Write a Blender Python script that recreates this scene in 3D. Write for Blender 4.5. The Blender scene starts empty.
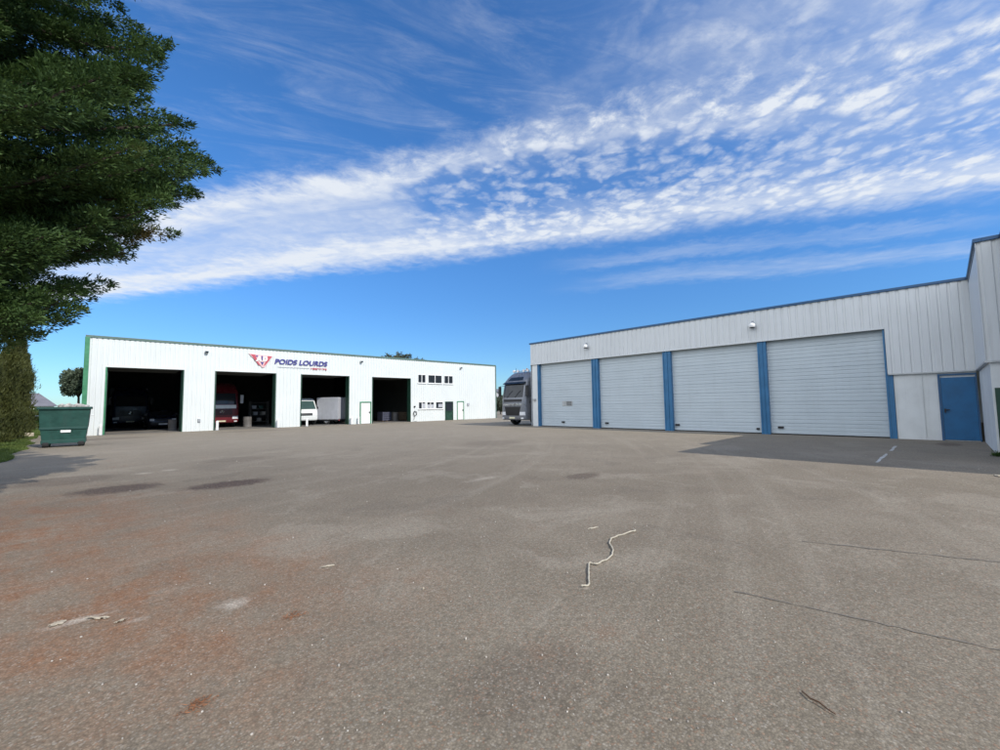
import bpy, bmesh, math, random
import numpy as np
from mathutils import Vector, Matrix
rnd = random.Random(7)
sc = bpy.context.scene
COL = sc.collection
R = math.radians

# ------------------------------------------------------------------ scene / camera
sc.view_settings.view_transform = 'Standard'
sc.view_settings.look = 'None'
sc.view_settings.exposure = 0.42
sc.view_settings.gamma = 1.0
sc.view_settings.use_curve_mapping = False
sc.cycles.max_bounces = 6
try:
    sc.cycles.use_denoising = True
except Exception:
    pass

def cam_basis():
    P = np.array([500, 375.]); v1 = np.array([945, 398.5]); v2 = np.array([88.7, 410.4])
    f = math.sqrt(-(v1 - P) @ (v2 - P))
    def d(v):
        a = np.array([v[0] - P[0], -(v[1] - P[1]), -f]); return a / np.linalg.norm(a)
    X = d(v1); Y = d(v2)
    return f, np.array([X, Y, np.cross(X, Y)])
F_PX, ROT = cam_basis()
EYE = 1.5
cd = bpy.data.cameras.new('camera'); cam = bpy.data.objects.new('camera', cd); COL.objects.link(cam)
cd.sensor_width = 36; cd.lens = F_PX / 1000 * 36; cd.clip_start = .05; cd.clip_end = 6000
cam.matrix_world = Matrix.Translation((0, 0, EYE)) @ Matrix(ROT.tolist()).to_4x4()
sc.camera = cam

# ------------------------------------------------------------------ node helpers
class NT:
    def __init__(s, tree): s.t = tree; s.n = tree.nodes; s.l = tree.links
    def new(s, typ, **kw):
        n = s.n.new(typ)
        for k, v in kw.items(): setattr(n, k, v)
        return n
    def put(s, sock, v):
        if v is None: return
        if hasattr(v, 'is_output'): s.l.new(v, sock)
        else: sock.default_value = v
    def m(s, op, a, b=None, c=None, clamp=False):
        n = s.new('ShaderNodeMath', operation=op, use_clamp=clamp)
        s.put(n.inputs[0], a); s.put(n.inputs[1], b); s.put(n.inputs[2], c)
        return n.outputs[0]
    def vm(s, op, a, b=None, out=0):
        n = s.new('ShaderNodeVectorMath', operation=op)
        s.put(n.inputs[0], a)
        if b is not None: s.put(n.inputs[1], b)
        return n.outputs[out]
    def dot(s, a, b): return s.vm('DOT_PRODUCT', a, b, 'Value')
    def comb(s, x, y, z=0.0):
        n = s.new('ShaderNodeCombineXYZ')
        for i, v in enumerate((x, y, z)): s.put(n.inputs[i], v)
        return n.outputs[0]
    def sep(s, v):
        n = s.new('ShaderNodeSeparateXYZ'); s.put(n.inputs[0], v); return n.outputs
    def noise(s, vec, scale, detail=4, rough=.55, dist=0.0, out='Fac'):
        n = s.new('ShaderNodeTexNoise'); s.put(n.inputs['Vector'], vec)
        n.inputs['Scale'].default_value = scale; n.inputs['Detail'].default_value = detail
        n.inputs['Roughness'].default_value = rough; n.inputs['Distortion'].default_value = dist
        return n.outputs[out]
    def voro(s, vec, scale, out='Distance', feature='F1', rnd_=1.0):
        n = s.new('ShaderNodeTexVoronoi', feature=feature); s.put(n.inputs['Vector'], vec)
        n.inputs['Scale'].default_value = scale; n.inputs['Randomness'].default_value = rnd_
        return n.outputs[out]
    def ss(s, v, lo, hi, a=0.0, b=1.0):          # smoothstep
        n = s.new('ShaderNodeMapRange', interpolation_type='SMOOTHSTEP')
        s.put(n.inputs[0], v); n.inputs[1].default_value = lo; n.inputs[2].default_value = hi
        n.inputs[3].default_value = a; n.inputs[4].default_value = b
        return n.outputs[0]
    def mix(s, fac, a, b, blend='MIX'):
        n = s.new('ShaderNodeMix', data_type='RGBA', blend_type=blend)
        s.put(n.inputs[0], fac)
        for i, v in ((6, a), (7, b)):
            if isinstance(v, (tuple, list)) and len(v) == 3: v = (*v, 1)
            s.put(n.inputs[i], v)
        return n.outputs[2]
    def scale(s, col, f):                        # colour * float
        return s.mix(1.0, col, s.comb(f, f, f), 'MULTIPLY')

def new_mat(name):
    m = bpy.data.materials.new(name); m.use_nodes = True
    nt = NT(m.node_tree); b = nt.n['Principled BSDF']
    return m, nt, b

def paint(name, col, rough=.5, metal=0.0, var=.12, scale=3.0, dirt=0.0, dirtcol=(.12, .1, .08), bump=0.0, bscale=40, spec=.5):
    m, nt, b = new_mat(name)
    tc = nt.new('ShaderNodeTexCoord').outputs['Object']
    n = nt.noise(tc, scale, 5, .6)
    c = nt.mix(nt.ss(n, .3, .7), tuple(x * (1 - var) for x in col), tuple(min(1, x * (1 + var)) for x in col))
    if dirt > 0:
        xyz = nt.sep(tc)
        st = nt.noise(nt.comb(nt.m('MULTIPLY', xyz[0], 5.0), nt.m('MULTIPLY', xyz[1], 5.0), nt.m('MULTIPLY', xyz[2], .35)), 1.3, 5, .65)
        c = nt.mix(nt.ss(st, .45, .85, 0, dirt), c, dirtcol)
    nt.put(b.inputs['Base Color'], c)
    nt.put(b.inputs['Roughness'], nt.ss(n, .2, .8, max(.02, rough - .08), min(1, rough + .1)))
    b.inputs['Metallic'].default_value = metal
    b.inputs['Specular IOR Level'].default_value = spec
    if bump > 0:
        bn = nt.new('ShaderNodeBump'); bn.inputs['Strength'].default_value = bump; bn.inputs['Distance'].default_value = .02
        nt.put(bn.inputs['Height'], nt.noise(tc, bscale, 4, .6)); nt.put(b.inputs['Normal'], bn.outputs[0])
    return m

def glass(name, col=(.02, .025, .03), rough=.04):
    m, nt, b = new_mat(name)
    tc = nt.new('ShaderNodeTexCoord').outputs['Object']
    n = nt.noise(tc, 1.5, 3)
    nt.put(b.inputs['Base Color'], nt.mix(n, tuple(x * .7 for x in col), tuple(x * 1.4 for x in col)))
    b.inputs['Roughness'].default_value = rough
    b.inputs['Specular IOR Level'].default_value = .4
    return m

def leafmat(name, dark, light, odd=None, oddamt=0.0, transl=.25, scale=1.2):
    m, nt, b = new_mat(name)
    tc = nt.new('ShaderNodeTexCoord').outputs['Object']
    n = nt.noise(tc, scale, 4, .6); n2 = nt.noise(tc, 14.0, 3, .6)
    f = nt.m('ADD', nt.m('MULTIPLY', n, .6), nt.m('MULTIPLY', n2, .4))
    c = nt.mix(nt.ss(f, .32, .68), dark, light)
    if odd:
        c = nt.mix(nt.ss(nt.noise(tc, .55, 3, .5), .60, .70, 0, oddamt), c, odd)
    nt.put(b.inputs['Base Color'], c); b.inputs['Roughness'].default_value = .62
    b.inputs['Specular IOR Level'].default_value = .3
    tr = nt.new('ShaderNodeBsdfTranslucent'); nt.put(tr.inputs[0], c)
    mx = nt.new('ShaderNodeMixShader'); mx.inputs[0].default_value = transl
    nt.l.new(b.outputs[0], mx.inputs[1]); nt.l.new(tr.outputs[0], mx.inputs[2])
    nt.l.new(mx.outputs[0], nt.n['Material Output'].inputs[0])
    return m

# ------------------------------------------------------------------ object helpers
def tag(o, label=None, cat=None, group=None, kind=None):
    if label: o['label'] = label
    if cat: o['category'] = cat
    if group: o['group'] = group
    if kind: o['kind'] = kind
    return o

def empty(name, loc=(0, 0, 0), rz=0.0, label=None, cat=None, group=None):
    o = bpy.data.objects.new(name, None); COL.objects.link(o)
    o.location = loc; o.rotation_euler = (0, 0, rz); o.empty_display_size = .2
    return tag(o, label, cat, group)

class MB:
    def __init__(s): s.v = []; s.f = []
    def add(s, vs, fs):
        k = len(s.v); s.v += [tuple(p) for p in vs]; s.f += [tuple(i + k for i in q) for q in fs]; return s
    def box(s, x0, x1, y0, y1, z0, z1, bev=0.0):
        if bev > 0:
            bm = bmesh.new(); bmesh.ops.create_cube(bm, size=1.0)
            for v in bm.verts:
                v.co = ((x0 + x1) / 2 + v.co.x * (x1 - x0), (y0 + y1) / 2 + v.co.y * (y1 - y0), (z0 + z1) / 2 + v.co.z * (z1 - z0))
            bmesh.ops.bevel(bm, geom=bm.edges[:], offset=bev, segments=2, affect='EDGES', profile=.6)
            s.addbm(bm); return s
        return s.add([(x0, y0, z0), (x1, y0, z0), (x1, y1, z0), (x0, y1, z0), (x0, y0, z1), (x1, y0, z1), (x1, y1, z1), (x0, y1, z1)],
                     [(0, 3, 2, 1), (4, 5, 6, 7), (0, 1, 5, 4), (1, 2, 6, 5), (2, 3, 7, 6), (3, 0, 4, 7)])
    def addbm(s, bm):
        bm.verts.index_update()
        s.add([v.co[:] for v in bm.verts], [[v.index for v in f.verts] for f in bm.faces]); bm.free(); return s
    def prism(s, pts, axis, a, b):           # 2-D outline extruded along an axis ('x','y','z')
        n = len(pts)
        def p3(p, t):
            if axis == 'x': return (t, p[0], p[1])
            if axis == 'y': return (p[0], t, p[1])
            return (p[0], p[1], t)
        vs = [p3(p, a) for p in pts] + [p3(p, b) for p in pts]
        fs = [tuple(range(n))[::-1], tuple(range(n, 2 * n))] + [(i, (i + 1) % n, n + (i + 1) % n, n + i) for i in range(n)]
        return s.add(vs, fs)
    def strip(s, path, a, b, axis):          # open profile swept along an axis
        n = len(path)
        def p3(p, t):
            if axis == 'x': return (t, p[0], p[1])
            if axis == 'y': return (p[0], t, p[1])
            return (p[0], p[1], t)
        return s.add([p3(p, a) for p in path] + [p3(p, b) for p in path], [(i, i + 1, n + i + 1, n + i) for i in range(n - 1)])
    def tube(s, pts, r, seg=8, cap=True):
        pts = [Vector(p) for p in pts]; rr = r if isinstance(r, (list, tuple)) else [r] * len(pts)
        vs = []; up = Vector((0, 0, 1))
        for i, p in enumerate(pts):
            d = (pts[min(i + 1, len(pts) - 1)] - pts[max(i - 1, 0)]).normalized()
            a = d.cross(up)
            if a.length < 1e-3: a = d.cross(Vector((1, 0, 0)))
            a.normalize(); b = d.cross(a)
            for k in range(seg):
                t = 2 * math.pi * k / seg; vs.append(p + a * math.cos(t) * rr[i] + b * math.sin(t) * rr[i])
        fs = [(i * seg + k, i * seg + (k + 1) % seg, (i + 1) * seg + (k + 1) % seg, (i + 1) * seg + k) for i in range(len(pts) - 1) for k in range(seg)]
        if cap: fs += [tuple(range(seg))[::-1], tuple(range((len(pts) - 1) * seg, len(pts) * seg))]
        return s.add(vs, fs)
    def lathe(s, prof, c, axis='z', seg=24):  # profile of (radius, height)
        vs = []; n = len(prof)
        for k in range(seg):
            t = 2 * math.pi * k / seg
            for r, h in prof:
                p = (r * math.cos(t), r * math.sin(t), h)
                if axis == 'x': p = (p[2], p[0], p[1])
                if axis == 'y': p = (p[0], p[2], p[1])
                vs.append((c[0] + p[0], c[1] + p[1], c[2] + p[2]))
        fs = [(k * n + i, ((k + 1) % seg) * n + i, ((k + 1) % seg) * n + i + 1, k * n + i + 1) for k in range(seg) for i in range(n - 1)]
        return s.add(vs, fs)
    def build(s, name, mat, parent=None, smooth=None, fix=True):
        me = bpy.data.meshes.new(name); me.from_pydata(s.v, [], s.f)
        if fix:
            bm = bmesh.new(); bm.from_mesh(me); bmesh.ops.recalc_face_normals(bm, faces=bm.faces); bm.to_mesh(me); bm.free()
        me.materials.append(mat)
        if smooth:
            for p in me.polygons: p.use_smooth = True
            me.set_sharp_from_angle(angle=R(smooth))
        o = bpy.data.objects.new(name, me); COL.objects.link(o)
        if parent: o.parent = parent
        return o

def np_mesh(name, V, Fidx, k, mat, parent=None):  # big triangle / quad soups
    me = bpy.data.meshes.new(name)
    nv = len(V); nf = len(Fidx)
    me.vertices.add(nv); me.vertices.foreach_set('co', V.astype(np.float32).ravel())
    me.loops.add(nf * k); me.loops.foreach_set('vertex_index', Fidx.astype(np.int32).ravel())
    me.polygons.add(nf); me.polygons.foreach_set('loop_start', np.arange(0, nf * k, k, dtype=np.int32))
    me.polygons.foreach_set('loop_total', np.full(nf, k, dtype=np.int32))
    me.update(calc_edges=True); me.validate()
    me.materials.append(mat)
    o = bpy.data.objects.new(name, me); COL.objects.link(o)
    if parent: o.parent = parent
    return o

def dup_tree(o, parent=None):
    c = o.copy(); COL.objects.link(c)
    if parent: c.parent = parent
    for ch in list(o.children): dup_tree(ch, c)
    return c

def text_mesh(body, size, mat, name, parent, bold=.0, shear=0.0, width=None, depth=.015):
    cu = bpy.data.curves.new('lettering', 'FONT'); cu.body = body; cu.size = size; cu.extrude = depth; cu.offset = bold; cu.shear = shear
    t = bpy.data.objects.new('lettering_curve', cu); COL.objects.link(t)
    dg = bpy.context.evaluated_depsgraph_get(); dg.update()
    me = bpy.data.meshes.new_from_object(t.evaluated_get(dg))
    bpy.data.objects.remove(t); bpy.data.curves.remove(cu)
    xs = [v.co.x for v in me.vertices]; x0, x1 = min(xs), max(xs)
    ys = [v.co.y for v in me.vertices]; y0 = min(ys); y1 = max(ys)
    sx = (width / (x1 - x0)) if width else 1
    for v in me.vertices:                     # upright, facing -Y, lower left at origin
        x, y, z = v.co; v.co = ((x - x0) * sx, -z, (y - y0) * size / (y1 - y0))
    me.materials.clear(); me.materials.append(mat); me.name = name
    o = bpy.data.objects.new(name, me); COL.objects.link(o); o.parent = parent
    return o

# ------------------------------------------------------------------ sun and sky
S = Vector((1.2, -6.9, 5.71)).normalized()            # towards the sun
sd = bpy.data.lights.new('sun', 'SUN'); sd.energy = 2.9; sd.angle = R(.5); sd.color = (1, .95, .87)
so = bpy.data.objects.new('sun', sd); COL.objects.link(so)
so.rotation_euler = S.to_track_quat('Z', 'Y').to_euler(); so.location = (0, 0, 60)

w = bpy.data.worlds.new('World'); sc.world = w; w.use_nodes = True
nt = NT(w.node_tree); bg = nt.n['Background']; bg.inputs[1].default_value = .14
sky = nt.new('ShaderNodeTexSky', sky_type='NISHITA'); sky.sun_disc = False
sky.sun_elevation = math.asin(S.z); sky.sun_rotation = math.atan2(S.x, S.y)
sky.altitude = 200; sky.air_density = 1.0; sky.dust_density = .25; sky.ozone_density = 2.0
hs = nt.new('ShaderNodeHueSaturation'); hs.inputs['Saturation'].default_value = 1.15; hs.inputs['Value'].default_value = 1.0; hs.inputs['Hue'].default_value = .503
nt.l.new(sky.outputs[0], hs.inputs['Color'])
d = nt.new('ShaderNodeTexCoord').outputs['Generated']
FW = np.array([-ROT[0, 2], -ROT[1, 2], 0]); FW /= np.linalg.norm(FW); RT = (FW[1], -FW[0], 0)
dz = nt.m('MAXIMUM', nt.sep(d)[2], .03)
u = nt.m('DIVIDE', nt.dot(d, RT), dz); v = nt.m('DIVIDE', nt.dot(d, tuple(FW)), dz)
uv = nt.comb(u, v)
big = nt.noise(uv, 1.0, 4, .55)
fleece = nt.noise(uv, 7.0, 7, .66, .3)
wv = nt.m('ADD', nt.m('ADD', v, nt.m('MULTIPLY', u, .29)), nt.m('MULTIPLY', nt.m('SUBTRACT', big, .5), .40))
wf = nt.m('ADD', wv, nt.m('MULTIPLY', nt.m('SUBTRACT', fleece, .5), .45))          # frayed edges
al = nt.m('SUBTRACT', u, nt.m('MULTIPLY', v, .29))                              # along the band
fib = nt.noise(nt.comb(nt.m('MULTIPLY', al, .7), nt.m('MULTIPLY', wv, 2.4)), 2.0, 8, .64, .5)
warp = nt.vm('SUBTRACT', nt.noise(uv, 5.0, 3, .6, out='Color'), (.5, .5, .5))
wuv = nt.vm('ADD', nt.comb(u, nt.m('MULTIPLY', v, .9)), nt.vm('MULTIPLY', warp, (.16, .16, 0)))
vo = nt.voro(wuv, 11.5); vo2 = nt.voro(wuv, 24.0)
cells = nt.m('ADD', nt.m('ADD', nt.m('MULTIPLY', vo, .62), nt.m('MULTIPLY', vo2, .30)), nt.m('MULTIPLY', nt.m('SUBTRACT', fleece, .5), -.75))
puff = nt.ss(cells, .66, .20)                                                    # rounded fleecy clumps
band = nt.m('MULTIPLY', nt.ss(wf, 1.40, 1.72), nt.ss(wf, 2.50, 2.92, 1, 0))
left = nt.ss(u, -.9, .2, 1, 0)
curve = nt.m('ADD', wv, nt.m('MULTIPLY', nt.ss(u, .1, 1.1), .30))                 # the bright streak bends upwards to the right
streak_hi = nt.m('MULTIPLY', nt.ss(curve, 1.46, 1.60), nt.ss(curve, 1.60, 1.86, 1, 0))
streak_lo = nt.m('MULTIPLY', nt.ss(wf, 2.15, 2.5), nt.ss(wf, 2.52, 2.86, 1, 0))
hole = nt.m('MULTIPLY', nt.m('MULTIPLY', nt.ss(wf, 1.62, 1.78), nt.ss(wf, 1.95, 2.25, 1, 0)), nt.m('MULTIPLY', nt.ss(u, -.6, -.3), nt.ss(u, .8, 1.5, 1, 0)))
veil = nt.m('ADD', nt.m('ADD', .24, nt.m('MULTIPLY', left, .30)), nt.m('ADD', nt.m('MULTIPLY', streak_hi, .46), nt.m('MULTIPLY', streak_lo, .42)))
veil = nt.m('MULTIPLY', nt.m('MULTIPLY', veil, nt.ss(fib, .22, .75, .6, 1.15)), nt.ss(hole, 0, 1, 1, .15))
pw = nt.m('MULTIPLY', nt.ss(fleece, .28, .66, .16, .55), nt.ss(left, 0, 1, 1, .22))
dens_band = nt.m('MULTIPLY', band, nt.m('ADD', veil, nt.m('MULTIPLY', puff, pw)))
rfield = nt.m('MULTIPLY', nt.ss(nt.m('ADD', u, nt.m('MULTIPLY', nt.m('SUBTRACT', big, .5), 1.6)), -.05, 1.1), nt.ss(wv, 1.45, 1.9, 1, 0))
dens_r = nt.m('MULTIPLY', rfield, nt.m('ADD', nt.m('MULTIPLY', nt.ss(fib, .28, .72, .25, 1), .42), nt.m('MULTIPLY', puff, nt.ss(fleece, .3, .7, .04, .38))))
wis = nt.noise(nt.comb(nt.m('ADD', nt.m('MULTIPLY', u, 1.0), nt.m('MULTIPLY', v, .5)), nt.m('MULTIPLY', nt.m('SUBTRACT', v, nt.m('MULTIPLY', u, .35)), 3.6)), 1.5, 8, .68, .9)
dens_w = nt.m('MULTIPLY', nt.m('MULTIPLY', nt.ss(wis, .42, .8, 0, .25), nt.ss(fleece, .25, .7, .4, 1)), nt.ss(wv, 1.6, 2.0, 1, 0))
def thin(c, half, u0, u1, u2, u3, amt):
    t = nt.m('MULTIPLY', nt.ss(wf, c - half, c), nt.ss(wf, c, c + half * 1.1, 1, 0))
    t = nt.m('MULTIPLY', t, nt.m('MULTIPLY', nt.ss(u, u0, u1), nt.ss(u, u2, u3, 1, 0)))
    return nt.m('MULTIPLY', t, nt.ss(fib, .25, .75, amt * .3, amt))
dens_t = nt.m('ADD', thin(3.72, .34, .3, 1.6, 3.6, 5.0, .36), thin(3.14, .24, .2, 1.0, 2.2, 3.2, .28))
dens = nt.m('ADD', nt.m('ADD', dens_band, dens_r), nt.m('ADD', dens_w, dens_t))
dens = nt.m('MULTIPLY', nt.m('MINIMUM', dens, .95), nt.ss(nt.sep(d)[2], .0, .12))
tint = nt.mix(nt.ss(nt.sep(d)[2], .0, .55), (.33, .52, .73), (.52, .84, 1.06))      # deep clear blue of the day
skyb = nt.mix(1.0, hs.outputs[0], tint, 'MULTIPLY')
# bright thin cloud added outside the picture at the left, as fill light
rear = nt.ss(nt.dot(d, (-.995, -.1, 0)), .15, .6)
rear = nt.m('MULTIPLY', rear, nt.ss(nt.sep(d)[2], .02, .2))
fill_cloud = nt.m('MULTIPLY', rear, nt.ss(fib, .2, .7, .55, 1.0))
dens = nt.m('MAXIMUM', dens, fill_cloud)
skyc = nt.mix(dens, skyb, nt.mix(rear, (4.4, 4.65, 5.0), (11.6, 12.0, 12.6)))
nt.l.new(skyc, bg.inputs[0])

# ------------------------------------------------------------------ materials
def asphalt():
    m, nt, b = new_mat('worn_asphalt')
    co = nt.new('ShaderNodeTexCoord').outputs['Object']
    x, y, _ = nt.sep(co)
    big = nt.noise(co, .22, 5, .6); mid = nt.noise(co, 1.1, 5, .62); sm = nt.noise(co, 7.0, 5, .65); fine = nt.noise(co, 55.0, 3, .7)
    # sweeping tyre marks: noise in polar coordinates about two turning centres
    def arcs(cx, cy, s):
        p = nt.vm('SUBTRACT', co, (cx, cy, 0)); rr = nt.vm('LENGTH', p, None, 'Value')
        an = nt.m('ARCTAN2', nt.sep(p)[1], nt.sep(p)[0])
        return nt.noise(nt.comb(nt.m('MULTIPLY', rr, 1.5), nt.m('MULTIPLY', an, 1.2), s), 1.6, 5, .6)
    a1 = arcs(24, -14, 1.0); a2 = arcs(-6, 33, 4.0)
    c = nt.mix(nt.ss(big, .3, .7), (.200, .166, .119), (.250, .211, .158))
    c = nt.mix(nt.ss(mid, .35, .75, 0, .5), c, (.155, .125, .090))
    c = nt.mix(nt.ss(a1, .55, .78, 0, .14), c, (.30, .262, .205))
    c = nt.mix(nt.ss(a2, .50, .74, 0, .42), c, (.315, .275, .214))
    c = nt.mix(nt.ss(a1, .28, .44, .2, 0), c, (.135, .114, .09))
    worn = nt.noise(nt.vm('ADD', co, nt.vm('MULTIPLY', nt.noise(co, .8, 3, .6, out='Color'), (1.2, 1.2, 0))), .55, 6, .66, .6)
    c = nt.mix(nt.ss(worn, .53, .62, 0, .38), c, (.335, .292, .228))
    c = nt.mix(nt.ss(worn, .34, .43, .38, 0), c, (.135, .112, .086))
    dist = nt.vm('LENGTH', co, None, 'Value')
    c = nt.mix(nt.ss(dist, 6, 24, 0, .55), c, (.315, .275, .212))          # paler surface farther out in the yard
    # fallen needles and rust-coloured soil below the big tree
    def blob(cx, cy, rx, ry, lo, hi, amp=.9, nz=None):
        dx = nt.m('DIVIDE', nt.m('SUBTRACT', x, cx), rx); dy = nt.m('DIVIDE', nt.m('SUBTRACT', y, cy), ry)
        q = nt.m('SQRT', nt.m('ADD', nt.m('MULTIPLY', dx, dx), nt.m('MULTIPLY', dy, dy)))
        q = nt.m('ADD', q, nt.m('MULTIPLY', nt.m('SUBTRACT', nz if nz is not None else mid, .5), amp))
        return nt.ss(q, lo, hi, 1, 0)
    red = nt.m('MULTIPLY', nt.m('MAXIMUM', blob(-.7, 7.0, 2.4, 5.2, .1, 1.3, 1.3), blob(.4, 4.4, 1.8, 2.4, .0, 1.3, 1.5)), nt.m('MULTIPLY', nt.ss(sm, .25, .7, .45, 1.0), nt.ss(nt.noise(co, 1.7, 5, .65), .36, .60, .30, 1.0)))
    c = nt.mix(nt.m('MULTIPLY', red, .9), c, (.235, .108, .050))
    red2 = nt.m('MULTIPLY', nt.ss(nt.noise(co, .9, 4, .6), .56, .72), nt.m('MULTIPLY', nt.ss(sm, .42, .65), nt.ss(x, 1.0, 5.0, .55, .12)))
    c = nt.mix(red2, c, (.23, .115, .062))
    # oil stains and other dark patches
    dk = None
    for s_ in ((2.08, 9.96, .85, .5, 1.0), (.46, 11.0, .8, .6, .9), (7.45, 5.3, .55, .30, .62), (-.3, 13.2, 1.0, .9, .45), (20.4, .0, .9, .35, .5), (3.2, 14.5, .9, .8, .25), (.9, 30.5, 2.2, 1.0, .35), (8.0, 31.5, 3, 1.0, .3), (11.5, 12.5, 1.6, 1.2, .25), (1.75, 1.7, .5, .35, .25)):
        q = nt.m('MULTIPLY', blob(*s_[:4], .55, 1.1, 1.1, sm if s_[2] < 1 else mid), s_[4])
        dk = q if dk is None else nt.m('MAXIMUM', dk, q)
    c = nt.mix(dk, c, (.085, .060, .046))
    # chalky spill spots
    wh = None
    for s_ in ((.87, 3.89, .13, .12, .5), (-.02, 4.4, .20, .06, .6), (1.67, 4.13, .10, .05, .5), (2.97, 2.12, .06, .05, .3), (1.0, 13.2, .22, .2, .45), (1.5, 13.4, .2, .2, .45), (5.8, 6.6, .6, .16, .3), (.3, 4.1, .1, .05, .3)):
        q = nt.m('MULTIPLY', blob(*s_[:4], .2, 1.1, 1.5, sm), s_[4])
        wh = q if wh is None else nt.m('MAXIMUM', wh, q)
    c = nt.mix(nt.m('MULTIPLY', wh, nt.ss(fine, .35, .6, .4, 1)), c, (.62, .56, .47))
    # exposed aggregate
    vc = nt.sep(nt.voro(co, 90.0, 'Color')); vd = nt.voro(co, 90.0, 'Distance')
    c = nt.scale(c, nt.ss(vc[0], 0, 1, .84, 1.15))
    c = nt.mix(nt.ss(vc[1], .82, .95, 0, .34), c, (.40, .36, .30))
    c = nt.mix(nt.ss(vc[2], .90, .95, 0, .45), c, (.25, .14, .085))
    c = nt.scale(c, nt.ss(vd, .2, .75, 1.04, .80))
    c = nt.scale(c, nt.ss(nt.noise(co, 24.0, 3, .6), .3, .7, .88, 1.13))
    nt.put(b.inputs['Base Color'], c)
    nt.put(b.inputs['Roughness'], nt.ss(big, .3, .7, .84, .92)); b.inputs['Specular IOR Level'].default_value = .25
    h = nt.m('ADD', nt.m('MULTIPLY', vd, -.35), nt.m('ADD', nt.m('MULTIPLY', vc[0], .25), nt.m('MULTIPLY', sm, .8)))
    bn = nt.new('ShaderNodeBump'); bn.inputs['Strength'].default_value = .4; bn.inputs['Distance'].default_value = .010
    nt.put(bn.inputs['Height'], h); nt.put(b.inputs['Normal'], bn.outputs[0])
    return m

M = {}
M['asphalt'] = asphalt()
M['field'] = paint('field_grass', (.07, .09, .035), .9, var=.35, scale=.15)
M['turf'] = paint('turf', (.085, .12, .035), .9, var=.3, scale=.8, bump=.4, bscale=30)
M['blade'] = leafmat('grass_blades', (.06, .10, .02), (.15, .20, .05), transl=.3, scale=.8)
M['white_clad'] = paint('white_cladding', (.67, .70, .685), .42, var=.02, scale=.6, dirt=.10, dirtcol=(.5, .5, .46))
M['white_plain'] = paint('white_paint', (.78, .78, .76), .5, var=.04, dirt=.15, dirtcol=(.4, .38, .33))
M['green_trim'] = paint('green_trim', (.05, .22, .11), .45, var=.15)
M['dark_green'] = paint('dark_green_paint', (.012, .05, .03), .45, var=.2)
M['grey_trim'] = paint('grey_green_trim', (.10, .16, .14), .45)
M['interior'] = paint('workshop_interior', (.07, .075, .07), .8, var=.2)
M['concrete'] = paint('concrete_floor', (.17, .155, .135), .85, var=.25, scale=1.2)
M['roofing'] = paint('roof_sheet', (.25, .26, .27), .6)
M['grey_clad'] = paint('grey_cladding', (.62, .64, .65), .45, var=.03, scale=.7, dirt=.22, dirtcol=(.25, .24, .21))
M['masonry'] = paint('white_render', (.66, .68, .68), .85, var=.06, scale=1.5, dirt=.25, dirtcol=(.33, .33, .31), bump=.25, bscale=25)
M['shutter'] = paint('pale_door_panel', (.47, .53, .57), .4, var=.03, scale=.9, dirt=.22, dirtcol=(.38, .42, .43))
M['blue'] = paint('blue_paint', (.032, .15, .31), .4, var=.12, scale=2, dirt=.2, dirtcol=(.02, .06, .12))
M['blue_door'] = paint('blue_door_paint', (.010, .105, .25), .42, var=.12, scale=2.5)
M['blue_trim'] = paint('blue_trim', (.022, .085, .19), .4, var=.12, scale=2)
M['black'] = paint('black_plastic', (.015, .015, .017), .5)
M['rubber'] = paint('rubber', (.02, .02, .02), .85, var=.25, scale=8)
M['steel'] = paint('galvanised_steel', (.45, .46, .47), .4, metal=.8)
M['chrome'] = paint('polished_metal', (.6, .6, .62), .2, metal=1.0)
M['glass'] = glass('dark_glass')
M['glass_light'] = glass('greenish_glass', (.05, .09, .085))
M['lens'] = paint('lamp_lens', (.75, .76, .78), .15, var=.05)
M['amber'] = paint('amber_lens', (.6, .2, .02), .25)
M['silver'] = paint('silver_lacquer', (.20, .21, .235), .3, metal=.3, var=.06)
M['red'] = paint('dark_red_lacquer', (.13, .010, .016), .3, var=.1)
M['navy'] = paint('navy_lacquer', (.012, .02, .05), .3, var=.1)
M['white_lacquer'] = paint('white_lacquer', (.72, .74, .72), .3, var=.03, dirt=.12, dirtcol=(.4, .38, .33))
M['grey_box'] = paint('pale_grey_panel', (.42, .43, .46), .45, var=.05, dirt=.2)
M['plate'] = paint('plate', (.75, .72, .5), .4)
M['bin_green'] = paint('bin_green', (.010, .060, .047), .5, var=.2, dirt=.45, dirtcol=(.03, .06, .05))
M['bin_dark'] = paint('bin_dark_green', (.008, .055, .045), .5, var=.15)
M['rubble'] = paint('pale_rubble', (.42, .40, .37), .9, var=.3, scale=6)
M['sign_blue'] = paint('sign_blue', (.055, .05, .24), .4, var=.05)
M['sign_red'] = paint('sign_red', (.48, .075, .10), .4, var=.05)
M['sign_pink'] = paint('sign_rose', (.60, .28, .30), .4, var=.05)
M['sign_pale'] = paint('sign_pale_rose', (.70, .44, .44), .4, var=.05)
M['sign_grey'] = paint('sign_grey', (.5, .5, .52), .5)
M['rope'] = paint('rope', (.44, .395, .31), .9, var=.15, scale=60, bump=.4, bscale=150)
M['paper'] = paint('pale_scrap', (.42, .36, .27), .9, var=.2, scale=25)
M['drum_grey'] = paint('worn_drum_grey', (.15, .14, .13), .6, var=.2, dirt=.4)
M['stone'] = paint('pale_pebbles', (.42, .38, .33), .9, var=.4, scale=9)
M['needles'] = paint('dry_needles', (.27, .115, .05), .95, var=.35, scale=9)
M['twig'] = paint('dry_twig', (.10, .055, .03), .9, var=.3, scale=20)
M['bark'] = paint('bark', (.05, .037, .028), .95, var=.35, scale=9, bump=.6, bscale=18)
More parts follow.
